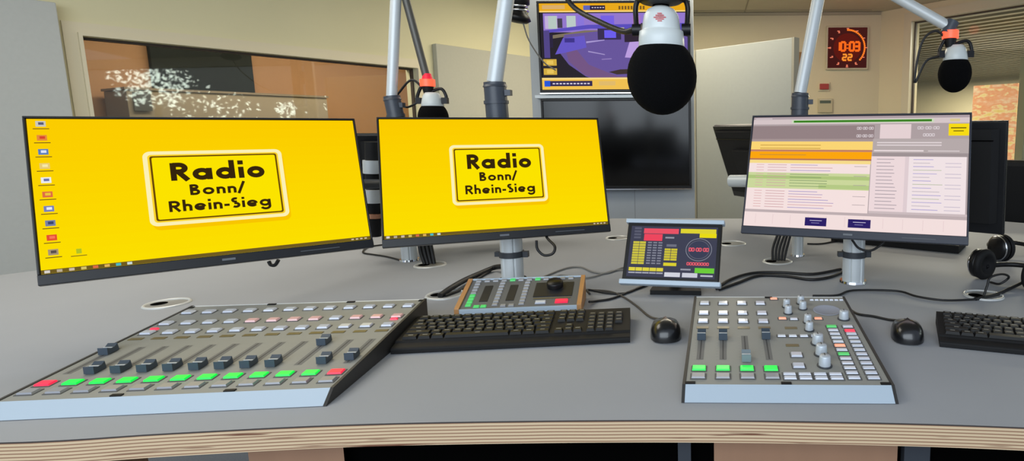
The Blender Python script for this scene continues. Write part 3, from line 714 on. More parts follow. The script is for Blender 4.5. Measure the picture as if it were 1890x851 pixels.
def small_mic(label, P, tilt, arm_end, hide=False):
    # P = centre of the foam ball
    t = thing('microphone', label, 'microphone', P, group='microphones on boom arms')
    q = arm_end-P
    MB().ball((0, 0, 0), .046, .046, .054).build('foam_windscreen', foam, t)
    MB().lathe([(0, .082), (.020, .080), (.027, .070), (.031, .055), (.034, .040), (.030, .030), (0, .028)]).build('body', white_m, t)
    top = Vector((q.x, q.y, q.z-.028))
    MB().cyl(top+Vector((0,0,-.010)), top+Vector((0,0,.012)), .0225, n=32).build('light_ring', led_m, t)
    MB().cyl(top+Vector((0,0,.0125)), top+Vector((0,0,.03)), .016, .012, n=24).build('red_cap', ledr, t)
    m = MB(); m.cyl(top+Vector((0,0,-.034)), top+Vector((0,0,-.0105)), .013, .018)
    z1 = .07
    m.tube([top+Vector((0,0,-.03)), (-.03, 0, z1+.028), (-.046, 0, z1), (-.044, 0, z1-.012)], .005); m.tube([top+Vector((0,0,-.03)), (.03, 0, z1+.022), (.045, 0, z1), (.042, 0, z1-.012)], .005)
    m.box(-.05, -.034, -.008, .008, z1-.025, z1-.006); m.box(.032, .05, -.008, .008, z1-.025, z1-.006)
    m.build('yoke', blk, t)
    MB().tube([(-.045, 0, .05), (-.085, 0, .035), (-.115, 0, .01+(.05 if hide else -.035)), (-.10, 0, .085), (-.06, 0, .12), (-.02, 0, top.z-.02)], .0035).build('cable', cable_m, t)
    return t
MA = at(800, 218, 1.93); small_mic('far left microphone with black foam and a red light ring, above the middle monitor', MA, 0, at(788, 137, 1.93), True)
MD = at(1762, 136, 1.76); small_mic('right-hand microphone with black foam ball and glowing red ring, in front of the right window', MD, 0, at(1755, 46, 1.76))
# the near microphone
PB = at(1222, 141, .88)
mb = thing('microphone', 'large near microphone with a white body and round black foam, hanging before the televisions', 'microphone', PB, group='microphones on boom arms')
MB().ball((0, 0, 0), .0503, .0503, .0552, 48).build('foam_windscreen', foam, mb)
mbb = MB().lathe([(0, .098), (.010, .0975), (.019, .093), (.0245, .085), (.0265, .074), (.0275, .0655), (.0275, .064), (.0315, .0625), (.0325, .052), (.033, .040), (.028, .030), (0, .028)], n=48).build('body', white_m, mb)
m = MB()
def onbody(dx, dz): # point on the front of the body
    r_ = .0268; x = dx; return (x, -(r_*r_-x*x)**.5-.0004, .078+dz)
for k in range(5):
    z = -.005+k*.0025; w = .0085*(1-abs(k-2)/3.2); m.add([onbody(-w, z-.0007), onbody(0, z-.0007), onbody(w, z-.0007), onbody(w, z+.0007), onbody(0, z+.0007), onbody(-w, z+.0007)], [(0,1,4,5), (1,2,3,4)])
m.build('red_emblem', redmark, mbb)
m = MB(); m.lathe([(.012, .099), (.028, .102), (.036, .107), (.038, .112), (.036, .117), (.024, .123), (0, .126)], n=40); m.cyl((0,0,.124), tuple(mB-PB), .013, .014)
m.build('mount', blk, mb)
for sx in (-1, 1):
    m = MB(); m.tube([(sx*.033, .012, .112), (sx*.0375, .014, .100), (sx*.0375, .012, .085), (sx*.036, .006, .068)], .0038); m.cyl((sx*.029, .006, .066), (sx*.042, .006, .066), .0085)
    m.build('yoke', blk, mb)

m = MB(); m.tube([at(1030, -30, 1.02)-PB, at(1060, 14, 1.0)-PB, at(1110, 42, .94)-PB, at(1150, 58, .9)-PB, Vector((-.040, .002, .066))], .0042); m.build('cable', cable_m, mb)

# little device hanging by the middle boom arm, on the far wall
q = W1.inverted() @ at(957, 18, 3.4)
t = thing('wall_speaker', 'small black device mounted beside the middle boom arm, left of the televisions', 'wall device', at(957, 16, 3.3))
MB().lathe([(.0, .09), (.05, .085), (.055, .03), (.035, .012), (.03, .0), (.035, -.012), (.06, -.035), (.07, -.055), (.05, -.07), (0, -.075)], Matrix.Rotation(RAD(8), 4, 'Y')).build('body', blk, t)
MB().lathe([(.048, .014), (.05, .009), (.046, .004)]).lathe([(.052, -.008), (.055, -.013), (.05, -.018)]).build('trim_ring', chrome, t)
MB().cyl((0, 0, .085), (0, 0, CEIL-at(957, 16, 3.3).z), .012).build('drop_rod', cable_m, t)
MB().tube([(.02, 0, -.07), (.035, .05, -.16), (.08, .15, -.26), (.13, .22, -.30)], .004).build('cable', cableg, t)

# wall clock
ck = thing('wall_clock', 'square dark digital wall clock with red glowing numerals and dots', 'clock', (1.391, 6.127, E(.810)))
MB().box(-.212, .212, -.03, -.002, -.212, .212).build('frame', mat('clock_frame', (206, 194, 162), .5), ck, bevel=.004)
p = Pic(PIC); p.step = .0005; p.rect(-.195, -.196, .195, .196, (66, 26, 24)); p.ell(0, 0, .14, .14, (92, 26, 20)); p.nl()
for k in range(60):
    a = RAD(90-6*k); rr = .172; lit = k <= 22
    s_ = .0085
    if lit or k % 5 == 0:
        x, z = rr*cos(a), rr*sin(a); p.rect(x-s_, z-s_, x+s_, z+s_, (255, 128, 40) if lit else (226, 120, 92), True)
for k in range(12):
    a = RAD(90-30*k); x, z = .186*cos(a), .186*sin(a); p.rect(x-.012, z-.004, x+.012, z+.004, (240, 130, 100), True)
write(p, '10:03', -.118, -.028, .236, .082, .26, (255, 110, 30), .16)
write(p, '22', -.045, -.12, .09, .055, .26, (255, 150, 50), .25)
p.build('display', None, ck, loc=(0, -.0305, 0))
t = thing('alarm_button', 'small red alarm button on the far wall under the clock', 'alarm button', (1.170, 6.128, E(.433)))
MB().box(-.06, .06, -.012, -.001, -.045, .045).build('back_plate', wall2_m, t, bevel=.003); MB().box(-.045, .045, -.035, -.0125, -.028, .028).build('button', mat('alarm_red', (170, 60, 52), .5), t, bevel=.004)
t = thing('room_thermostat', 'small wall control with a dark display below the red alarm button', 'thermostat', (1.185, 6.128, E(.25)))
MB().box(-.075, .075, -.02, -.001, -.075, .065).build('housing', mat('control_cream', (196, 184, 148), .5), t, bevel=.003)
MB().box(-.055, .055, -.0225, -.0205, .018, .045).build('display', mat('dim_green', (84, 94, 78), .4), t)
MB().box(-.06, .06, -.0225, -.0205, .052, .058).build('chrome_line', mat('pale_line', (224, 220, 200), .4), t)
o = MB().box(.86, .985, -.05, -.002, E(.59), E(.77), W2).build('wooden_box', mat('box_wood', (148, 114, 66), .5)); tag(o, 'small brown wooden box on the far wall at the edge of the partition', 'box')

# ================================================================== MIXING CONSOLES
PF, PBK = (.026, .018), (.408, .0485)
sang = math.atan2(PBK[1]-PF[1], PBK[0]-PF[0]); SL = math.hypot(PBK[0]-PF[0], PBK[1]-PF[1])
def S(x, d, h=0): return (x, PF[0]+d*cos(sang)-h*sin(sang), PF[1]+d*sin(sang)+h*cos(sang))
def button_src(w, l, h, m_, rim=True):
    m = MB(); e = .0012; m.use(m_)
    m.add([(-w/2,-l/2,0),(w/2,-l/2,0),(w/2,l/2,0),(-w/2,l/2,0),(-w/2+e,-l/2+e,h),(w/2-e,-l/2+e,h),(w/2-e,l/2-e,h*1.0),(-w/2+e,l/2-e,h*1.0)],
          [(4,5,6,7),(0,1,5,4),(1,2,6,5),(2,3,7,6),(3,0,4,7)])
    if rim:
        m.use(MATS['button_surround']); r = .0018
        m.box(-w/2-r, w/2+r, -l/2-r, l/2+r, -.0004, .0008)
    return m
mat('button_surround', (88, 88, 88), .6)
class Bank:     # shared meshes for the buttons, knobs and caps of one console
    def __init__(s): s.src = {}
    def put(s, t, key, name, builder, loc, label=None):
        if key not in s.src:
            o = builder().build(name, None, t, loc=loc, rot=(sang, 0, 0)); s.src[key] = o
        else: o = inst(s.src[key], t, loc, (sang, 0, 0))
        if label: o['label'] = label
        elif 'label' in o.keys(): del o['label']
        return o
def cap_builder(m_):
    m = MB(); m.use(m_); w, l, h = .0155, .023, .0135
    pr = [(-l/2, .001), (l/2, .001), (l/2*.9, h), (.004, h*.72), (-.004, h*.72), (-l/2*.9, h)]
    Mx = Matrix(((0,0,1,0),(1,0,0,0),(0,1,0,0),(0,0,0,1)))
    m.prism(pr, -w/2, w/2, Mx)
    m.use(line_m); m.box(-w/2+.0005, w/2-.0005, -.0009, .0009, h*.72, h*.72+.0006)
    m.use(blk); m.box(-.002, .002, -.003, .003, -.004, .0012)
    return m
def knob_builder(r, h):
    m = MB(); m.use(knob_m); m.lathe([(r, 0), (r*1.0, h*.15), (r*.9, h*.9), (r*.82, h), (0, h)], n=24)
    m.use(dkplastic); m.lathe([(0, .0002), (r*1.25, .0002), (r*1.2, .002), (r*1.0, .0021)], n=24)
    m.use(blk); m.box(-.0006, .0006, 0, r*.8, h, h+.0004); return m
def console(label, fr, yaw, W):
    a = RAD(yaw); cx = fr[0]-cos(a)*W/2; cy = fr[1]-sin(a)*W/2
    t = thing('mixing_console', label, 'mixing console', (cx, cy, DESK+.0006), (0, 0, a), 'mixing consoles')
    Mx = Matrix(((0,0,1,0),(1,0,0,0),(0,1,0,0),(0,0,0,1)))   # profile (y,z) extruded along x
    body = [(.004, 0), (PBK[0]+.004, 0), (PBK[0]+.004, PBK[1]-.004), (PF[0], PF[1]-.0035), (.005, .002)]
    MB().prism(body, -W/2+.005, W/2-.005, Mx).build('case', case_m, t)
    cheek = [(.0, 0), (PBK[0]+.006, 0), (PBK[0]+.006, PBK[1]+.0015), (PF[0]-.001, PF[1]+.0012)]
    MB().prism(cheek, W/2-.0048, W/2, Mx).build('side_cheek', case_dk, t, bevel=.0006)
    MB().prism(cheek, -W/2, -W/2+.0048, Mx).build('side_cheek', case_dk, t, bevel=.0006)
    m = MB(); w = W/2-.005
    m.add([S(-w,0,-.0034), S(w,0,-.0034), S(w,SL,-.0034), S(-w,SL,-.0034), S(-w,0,0), S(w,0,0), S(w,SL,0), S(-w,SL,0)], [(4,5,6,7),(0,1,5,4),(1,2,6,5),(2,3,7,6),(3,0,4,7),(0,3,2,1)])
    m.build('faceplate', face_m, t)
    fp = [(.0005, .0005), (PF[0]-.0008, PF[1]+.0008), (PF[0]-.0003, PF[1]-.001), (.003, .0003)]
    MB().prism(fp, -W/2+.005, W/2-.005, Mx).build('front_panel', alu2, t)
    m = MB(); m.add([S(-w,SL-.0005,.0002), S(w,SL-.0005,.0002), S(w,SL+.0025,.0008), S(-w,SL+.0025,.0008)], [(0,1,2,3)]); m.build('back_lip', mat('white_line', (215,220,222)), t)
    return t
def strip_faders(t, x, k, bank, pos, capm, greenm, lcds=True, pink=(False, False), b=(.245, .290, .347), sl=(.088, .176)):
    bank.put(t, 'g'+greenm.name, 'button', lambda: button_src(.0225, .0155, .0035, greenm), S(x, .0515, .0002), 'lit green button' if greenm is green_m else 'lit red button')
    bank.put(t, 'grey', 'button', lambda: button_src(.0225, .0155, .0035, btn_m), S(x, .0255, .0002))
    for i, d in enumerate(b):
        pk = pink[i-1] if i else False
        bank.put(t, 'pk' if pk else 'fr', 'button', (lambda: button_src(.0195, .0150, .004, btnpk)) if pk else (lambda: button_src(.0195, .0150, .004, btnl_m)), S(x, d, .0002), 'button with a pink lit face' if pk else None)
    if lcds: bank.put(t, 'lcd', 'channel_display', lambda: MB().use(lcd_m).box(-.0115, .0115, -.0045, .0045, -.001, .0008), S(x, .219, .0002))
    bank.put(t, 'cap'+capm.name, 'fader_cap', lambda: cap_builder(capm), S(x, pos, .0002))
def slots(t, xs, sl=(.085, .182)):
    m = MB(); m.use(slot_m)
    for x in xs: m.add([S(x-.006, sl[0], .0003), S(x+.006, sl[0], .0003), S(x+.006, sl[1], .0003), S(x-.006, sl[1], .0003)], [(0,1,2,3)])
    m.use(MATS['slot_line'])
    for x in xs: m.add([S(x-.0011, sl[0]+.002, .0005), S(x+.0011, sl[0]+.002, .0005), S(x+.0011, sl[1]-.002, .0005), S(x-.0011, sl[1]-.002, .0005)], [(0,1,2,3)])
    m.use(MATS['scale_marks'])
    for x in xs:
        for k in range(9):
            d = sl[0]+.004+(sl[1]-sl[0]-.008)*k/8; m.add([S(x-.0125, d-.0004, .0004), S(x-.0085, d-.0004, .0004), S(x-.0085, d+.0004, .0004), S(x-.0125, d+.0004, .0004)], [(0,1,2,3)])
    m.build('fader_track', None, t)
mat('slot_line', (70, 70, 70), .7)
mat('scale_marks', (158, 158, 152), .6)
def clips(t, xs, W):
    for x in xs:
        MB().box(-.008, .008, -.002, .004, -.001, .0012).build('retaining_clip', blk2, t, loc=S(x, .0035, .0005), rot=(sang, 0, 0))
        MB().box(-.008, .008, -.002, .004, -.001, .0012).build('retaining_clip', blk2, t, loc=S(x, SL-.003, .0005), rot=(sang, 0, 0))

# left console: twelve channels
WL = .478
LCn = console('long twelve-fader mixing console at the left with a row of lit green buttons', (-.5803, .8503), 5.24, WL)
bank = Bank(); xs = [-.022-.0393*(11-k)+WL/2 for k in range(12)]
slots(LCn, xs)
pos = [.163]+[.090]*8+[.170, .094, .105]
for k in range(12):
    pink = (k in (4, 5, 6, 7, 9, 10, 11), False)
    strip_faders(LCn, xs[k], k, bank, pos[k], capd_m, red_m if k in (0, 11) else green_m, pink=pink)
bank.put(LCn, 'rb', 'indicator', lambda: button_src(.014, .006, .003, red_m, False), S(xs[11], .2745, .0002), 'lit red indicator')
bank.put(LCn, 'rb', 'indicator', None, S(xs[0]-.002, .2635, .0002), 'lit red indicator')
clips(LCn, (-.075, .085), WL)
for s_, x in ((-1, -WL/2+.008), (1, WL/2-.008)): MB().box(-.004, .004, -.004, .004, 0, .0012).build('retaining_clip', blk2, LCn, loc=S(x, SL-.006, .0005), rot=(sang, 0, 0))

# right console: four channels and a control section
WR = .328
RCn = console('smaller four-fader mixing console at the right with silver knobs', (.2845, .8462), -1.46, WR)
bank = Bank(); X = lambda u: u+WR/2
xs = [X(-.3040+.0393*k) for k in range(4)]
slots(RCn, xs)
for k in range(4):
    strip_faders(RCn, xs[k], k, bank, [.172, .172, .086, .176][k], capl_m if k == 2 else capd_m, green_m, b=(.248, .290, .345))
def sb(u, d, key='sm', m_=None, w=.0155, l=.0085, lab=None): bank.put(RCn, key, 'button', lambda: button_src(w, l, .003, m_ or btnl_m, True), S(X(u), d, .0002), lab)
def kn(u, d, r=.0078, h=.017): bank.put(RCn, 'k%g' % r, 'rotary_knob', lambda: knob_builder(r, h), S(X(u), d, .0002))
for u, d in ((-.1325, .327), (-.1328, .292), (-.1006, .347), (-.1002, .316), (-.0997, .245), (-.102, .208)): kn(u, d)
for u, d in ((-.0953, .149), (-.0958, .106), (-.0967, .064)): kn(u, d, .0102, .019)
kn(-.0263, .263, .0098, .018)
sb(-.1553, .372, 'or', org_m, lab='lit orange button'); sb(-.147, .2625, 'or', org_m, lab='lit orange button'); sb(-.0765, .2625, 'or', org_m, lab='lit orange button'); sb(-.125, .260)
for k in range(7): bank.put(RCn, 'tiny', 'button', lambda: button_src(.0085, .0055, .0025, btnl_m, False), S(X(-.0745+k*.0105), .3665, .0002))
for k in range(4): sb(-.1565+k*.0205, .180)
for u, d in ((-.1353, .218), (-.1413, .1413)): bank.put(RCn, 'lcd', 'channel_display', None, S(X(u), d, .0002))
for u, d in ((-.1385, .1015), (-.1398, .0615)): bank.put(RCn, 'fr', 'button', None, S(X(u), d, .0002))
for k in range(4):
    sb(-.158+k*.0245, .0335, 'wd', btnl_m, .0205, .0075); sb(-.158+k*.0245, .0205, 'wd2', btnl_m, .0205, .0095)
for k in range(13):
    d = .2235-k*.0168
    if k == 0: sb(-.0572, d, 'gs', greens_m, .0195, .0095, 'lit green button')
    elif k == 5: sb(-.0572, d, 'ors', org_m, .0195, .0095, 'lit orange button')
    elif k == 7: sb(-.0572, d, 'gs', greens_m, .0195, .0095, 'lit green button')
    else: sb(-.0572, d, 'col', btnl_m, .0195, .0090)
    if k == 1: sb(-.0265, d-.003, 'rs', red_m, .0195, .0095, 'lit red button')
    else: sb(-.0265, d, 'col', btnl_m, .0195, .0090)
m = MB().use(mat('speaker_disc', (150, 156, 170), .5)).lathe([(0, .0006), (.0255, .0006), (.027, .0014), (.0285, .0004)], n=48); m.build('talkback_speaker', None, RCn, loc=S(X(-.0515), .3085, .0002), rot=(sang, 0, 0))
clips(RCn, (-.002,), WR)
for x in (-WR/2+.012, WR/2-.012): MB().box(-.008, .008, -.002, .004, -.001, .0012).build('retaining_clip', blk2, RCn, loc=S(x, .0035, .0005), rot=(sang, 0, 0))

# small controller with wooden cheeks
ya = RAD(6.9)
mx = thing('audio_controller', 'small controller with wooden cheeks and green lit buttons, behind the black keyboard', 'controller', (-.427, 1.2775+.012, DESK+.0006), (0, 0, ya))
HW, DP, HF, HB = .138, .122, .020, .056
an = math.atan2(HB-HF, DP); sl_ = math.hypot(HB-HF, DP)
def Q(x, d, h=0): return (x, d*sl_*cos(an)-h*sin(an), HF+d*sl_*sin(an)+h*cos(an))
Mx = Matrix(((0,0,1,0),(1,0,0,0),(0,1,0,0),(0,0,0,1)))
ck_ = [(-.003, 0), (DP+.003, 0), (DP+.003, HB+.004), (-.003, HF+.003)]
MB().prism(ck_, -HW, -HW+.010, Mx).build('wooden_cheek', wood_m, mx, bevel=.001); MB().prism(ck_, HW-.010, HW, Mx).build('wooden_cheek', wood_m, mx, bevel=.001)
MB().prism([(0, 0), (DP, 0), (DP, HB), (0, HF)], -HW+.0102, HW-.0102, Mx).build('case', mat('controller_face', (96, 98, 100), .5), mx)
MB().box(-HW+.0102, HW-.0102, -.002, -.0002, .001, HF+.001).build('front_panel', alu2, mx)
MB().box(-HW+.0102, HW-.0102, DP-.001, DP+.0028, HB-.004, HB+.003).build('back_lip', alu2, mx)
bk = {}
def mput(key, name, bfn, u, d, lab=None):
    loc = Q(-HW+.012+(2*HW-.024)*u, d, .0003)
    if key in bk: o = inst(bk[key], mx, loc, (an, 0, 0))
    else: o = bfn().build(name, None, mx, loc=loc, rot=(an, 0, 0)); bk[key] = o
    if lab: o['label'] = lab
    elif 'label' in o.keys(): del o['label']
gb = lambda m_: (lambda: button_src(.013, .0095, .0025, m_, False))
for k in range(8):
    d = .12+k*.105
    mput('g' if k < 4 else 's', 'button', gb(greens_m if k < 4 else btn_m), .055, d, 'lit green button' if k < 4 else None)
    mput('s', 'button', gb(btn_m), .285, d); mput('s', 'button', gb(btn_m), .515, d)
for k in range(12): mput('g' if k in (4, 7) else 's', 'button', gb(btn_m), .055+k*.078, .95, 'lit green button' if k in (4, 7) else None)
for u in (.13, .19): mput('g', 'button', gb(btn_m), u, .07, 'lit green button')
for u in (.36, .43): mput('s', 'button', gb(btn_m), u, .07)
for u in (.17, .40): mput('sl', 'fader_track', lambda: MB().use(mat('dull_dark_display', (22, 25, 32))).box(-.009, .009, -.034, .034, -.001, .0008), u, .50)
mput('dp', 'display', lambda: MB().use(mat('dull_dark_display', (22, 25, 32), .7, spec=.1)).box(-.044, .044, -.036, .026, -.001, .0012), .775, .60)
mput('gl', 'gold_line', lambda: MB().use(lcd_m).box(-.042, .042, -.0012, .0012, -.001, .0014), .775, .26)
mput('kb', 'jog_knob', lambda: MB().use(blk).lathe([(.019, 0), (.019, .012), (.017, .015), (0, .015)], n=32), .78, .66)
mput('wb', 'button', lambda: button_src(.024, .011, .003, btnl_m, False), .68, .13); mput('rb', 'button', lambda: button_src(.029, .014, .0035, red_m, False), .865, .14, 'large lit red button')

# ================================================================== KEYBOARDS AND MICE
def keyboard(label, loc, yaw):
    t = thing('keyboard', label, 'keyboard', loc, (0, 0, yaw), 'black keyboards on the desk')
    W, D_ = .221, .150
    # wedge with a wrist lip in front
    pr = [(0, 0), (D_, 0), (D_, .026), (D_-.012, .0265), (.026, .0175), (.022, .0135), (.004, .0115), (0, .009)]
    MB().prism(pr, -W, W, Mx).build('body', blk2, t, bevel=.0015)
    ka = math.atan2(.009, D_-.038)
    src = {}
    def key(x, y, w, leg=1):
        k = round(w, 4); z = .0176+(y-.026)*math.tan(ka)
        if k not in src:
            m = MB(); m.use(key_m); e = .0014; h = .0055; l = .0150; ww = w-.0022
            m.add([(-ww/2,-l/2,0),(ww/2,-l/2,0),(ww/2,l/2,0),(-ww/2,l/2,0),(-ww/2+e,-l/2+e,h),(ww/2-e,-l/2+e,h),(ww/2-e,l/2-e,h),(-ww/2+e,l/2-e,h)],[(4,5,6,7),(0,1,5,4),(1,2,6,5),(2,3,7,6),(3,0,4,7)])
            m.use(legend_m); q = min(ww/2-.003, .0045); m.add([(-q,.0003,h+.0002),(q,.0003,h+.0002),(q,.0027,h+.0002),(-q,.0027,h+.0002)],[(0,1,2,3)])
            src[k] = m.build('key', None, t, loc=(x, y, z), rot=(ka, 0, 0))
        else: inst(src[k], t, (x, y, z), (ka, 0, 0))
    u = .0186; x0 = -.211; n = 0
    rows = [[1]+[1]*12, [1]*13+[1.8], [1.5]+[1]*12+[1.3], [1.8]+[1]*11+[2.0], [2.3]+[1]*10+[1.5], [1.4,1.2,1.2,6,1.2,1.2,1.4]]
    for r, row in enumerate(rows):
        y = .129-r*.0182-(.003 if r else 0); x = x0; sc = 14.8/sum(row) if r else 14.8/sum(row)
        for w in row:
            w = w*u*sc if r == 5 or r == 0 else w*u*14.8/sum(row)
            key(x+w/2, y, w if r else w*.94); x += w
    xn = x0+15.2*u
    for r in (0, 1, 2):
        for k in range(3): key(xn+u*(k+.5), .129-r*.0182-(.003 if r else 0), u*.98)
    key(xn+u*1.5, .129-4*.0182-.003, u*.98)
    for k in range(3): key(xn+u*(k+.5), .129-5*.0182-.003, u*.98)
    xp = xn+3.35*u
    for r in range(1, 6):
        for k in range(4 if r in (1, 2, 3) else 3): key(xp+u*(k+.5)*.98, .129-r*.0182-.003, u*.96)
    return t
kb1 = keyboard('black keyboard in the middle, in front of the wood-cheeked controller', (-.3745, 1.088, DESK+.0006), RAD(7.1))
c1 = RAD(-18)
keyd = Vector((.437, 1.083, DESK+.0006))
dup(kb1, keyd+Vector((cos(c1), sin(c1), 0))*.221, (0, 0, c1), 'black keyboard at the right frame edge beside the second mouse')
dup(kb1, (.72, 2.18, DESK+.0006), (0, 0, RAD(148)), 'black keyboard lying flat behind the playlist monitor')
def mouse(label, loc, yaw):
    t = thing('computer_mouse', label, 'mouse', loc, (0, 0, yaw), 'black mice on the desk')
    m = MB(); n = 32; rings = 12; vs = []; fs = []
    for j in range(rings+1):
        f = j/rings; ph = f*pi/2
        for i in range(n):
            a = 2*pi*i/n; ex = .75
            cx_ = abs(cos(a))**ex*(1 if cos(a) >= 0 else -1); sy = abs(sin(a))**ex*(1 if sin(a) >= 0 else -1)
            k = cos(ph)**.55 if f < 1 else 0
            hh = .031*(1-.2*sy) 
            vs.append((.031*cx_*k*(1-.06*sy), .056*sy*k, .002+hh*sin(ph)**.9))
    fs = [(j*n+i, j*n+(i+1)%n, (j+1)*n+(i+1)%n, (j+1)*n+i) for j in range(rings) for i in range(n)]
    m.add(vs, fs, True); m.add(vs[:n], [list(range(n))[::-1]]); m.build('shell', mat('mouse_black', (20, 21, 24), .28, coat=.3), t)
    MB().cyl((-.0035, .034, .0195), (.0035, .034, .0195), .0065, n=24).build('scroll_wheel', mat('wheel_grey', (90, 92, 96), .5), t)
    
    return t
mo1 = mouse('black mouse between the middle keyboard and the right console', (-.089, 1.163, DESK+.0003), RAD(6))
mo2 = mouse('black mouse to the right of the right console, next to the second keyboard', (.395, 1.145, DESK+.0003), RAD(-14))

# ================================================================== CABLE OUTLETS AND CABLES
def outlet(label, x, y, r=.047, hole=True, lid=None, rot=0):
    t = thing('cable_outlet', label, 'cable outlet', (x, y, DESK), (0, 0, rot), 'round cable outlets in the desk')
    MB().lathe([(r*.86, .0004), (r*.88, .0035), (r*.95, .0045), (r, .0025), (r*1.02, .0003)], n=48).build('ring', mat('satin_ring', (214, 216, 214), .4, .3), t)
    MB().lathe([(0, .0012), (r*.86, .0012)], n=48).build('lid', lid or lid_m, t)
    if hole: MB().lathe([(0, .0018), (r*.36, .0018)], Matrix.Translation((-r*.42, 0, 0)), n=24).build('opening', hole_m, t)
    return t
outlet('round cable outlet with black hole, below the leftmost monitor', -1.318, 1.402, .046, rot=RAD(0))
outlet('round cable outlet with a thick black cable, left of the wood-cheeked controller', -.67, 1.467)
outlet('round cable outlet below the gap between the yellow monitors', -.868, 1.812)
outlet('round cable outlet behind the middle monitor, left of the touch screen', -.353, 2.263)
outlet('round cable outlet at the far back, right of the touch screen', .085, 2.137, .05)
outlet('round cable outlet by the bundle of cables left of the playlist monitor pole', .215, 1.834)
outlet('round cable outlet at the right near the headphones', .681, 1.434)
def cable(label, pts, r=.003, m_=None):
    o = MB().tube(pts, r, 8).build('cable', m_ or cable_m); return tag(o, label, 'cable')
K = lambda x, y, z=.0035: dk(x, y, z)
cable('thick black cable running from the outlet left of the controller to the middle pole', [K(812, 546, .006), K(832, 532, .012), K(858, 517, .012), K(885, 505, .010), K(912, 494, .012), Vector((-.585, 1.66, DESK+.03))], .0075)
cable('second black cable beside the thick one, left of the controller', [K(822, 546, .004), K(850, 535, .004), K(872, 520, .004), K(905, 500, .004)], .004)
cable('black cable hanging in a loop under the right half of the middle monitor', [at(990, 444, 1.47), at(992, 460, 1.47), at(1004, 471, 1.47), at(1020, 468, 1.47), at(1024, 455, 1.48), at(1012, 442, 1.5), at(1008, 436, 1.52)], .0035)
cable('thin grey cable winding on the desk left of the touch screen', [K(985, 520), K(1010, 508), K(1045, 495), K(1072, 493), K(1095, 502), K(1120, 504), K(1150, 494), K(1175, 490)], .0028, cableg)
cable('thin grey cable arching behind the controller', [K(1010, 516), K(1035, 508), K(1060, 512), K(1090, 512), K(1130, 500), K(1160, 497)], .0024, cableg)
cable('black cable from the touch screen foot to the pole of the playlist monitor', [K(1322, 532, .005), K(1350, 515, .005), K(1390, 504, .005), K(1440, 503, .005), K(1500, 506, .005), K(1552, 497, .005)], .0042)
cable('second black cable beneath the first, right of the touch screen', [K(1328, 534, .004), K(1362, 522, .004), K(1400, 509, .004), K(1450, 510, .004), K(1495, 516, .004), K(1530, 512, .004), K(1556, 502, .004)], .0042)
cable('long black cable from the right console to the outlet at the right', [K(1500, 546), K(1545, 545), K(1575, 536), K(1655, 537), K(1692, 547), K(1740, 554), K(1790, 553), K(1815, 550)], .0028)
cable('black cable of the left mouse running behind it', [Vector((-.095, 1.222, DESK+.012)), K(1200, 585), K(1175, 565), K(1150, 548), K(1125, 538), K(1085, 535)], .0025, mat('dark_grey_cable', (70, 66, 62), .5))
cable('black cable of the right mouse running to the right console', [Vector((.409, 1.203, DESK+.012)), K(1640, 590), K(1612, 584), K(1585, 580), K(1570, 572)], .0028)
cable('black cable running from the controller to the touch screen', [Vector((-.29, 1.40, DESK+.02)), K(1085, 535, .01), K(1120, 541), K(1155, 541), K(1185, 528)], .003)
cable('black cable curving below, from the controller to the touch screen', [Vector((-.283, 1.36, DESK+.012)), K(1100, 556), K(1130, 551), K(1165, 537), K(1195, 526)], .003)
for i in range(5):
    a = random.uniform(-.02, .02)
    o = cable('black cable of the bundle rising from the outlet behind the playlist monitor', [Vector((.20+i*.009, 1.832, DESK+.004)), Vector((.205+i*.011, 1.85, DESK+.05)), Vector((.245+i*.009+a*.3, 1.88, DESK+.13)), Vector((.27+i*.006, 1.90, DESK+.2))], .0042); o['group'] = 'cable bundle behind the playlist monitor'
for i in range(4):
    o = cable('black cable of the bundle rising from the outlet between the yellow monitors', [Vector((-.885+i*.01, 1.812, DESK+.004)), Vector((-.90+i*.012, 1.82, DESK+.05)), Vector((-.915+i*.01, 1.845, DESK+.12))], .006); o['group'] = 'cable bundle between the yellow monitors'
cable('thin black cable on the desk below the gap of the yellow monitors', [K(745, 482), K(715, 474), K(690, 470), K(670, 466), K(680, 456), K(705, 452)], .0028)
cable('black cable hanging under the playlist monitor', [at(1572, 442, 1.50), at(1585, 458, 1.50), at(1605, 463, 1.49), at(1622, 455, 1.49), at(1632, 446, 1.49)], .003)
cable('black cable lying far back behind the playlist monitor', [K(1490, 450), K(1515, 450), K(1545, 445), K(1570, 444)], .003)
cable('black cable drooping at the left monitor, below its bottom edge', [at(496, 482, 1.36), at(500, 489, 1.36), at(508, 489, 1.36), at(514, 480, 1.36)], .004)
cable('tangled black cable coming out of the right outlet', [K(1815, 548), K(1822, 528, .03), K(1828, 512, .05), K(1850, 506, .05), K(1862, 512, .03), K(1845, 524, .01), K(1828, 521, .006)], .003)
cable('black cable running from the right outlet towards the headphones', [K(1800, 552), K(1835, 545), K(1865, 532, .01), K(1900, 515, .02)], .0045)

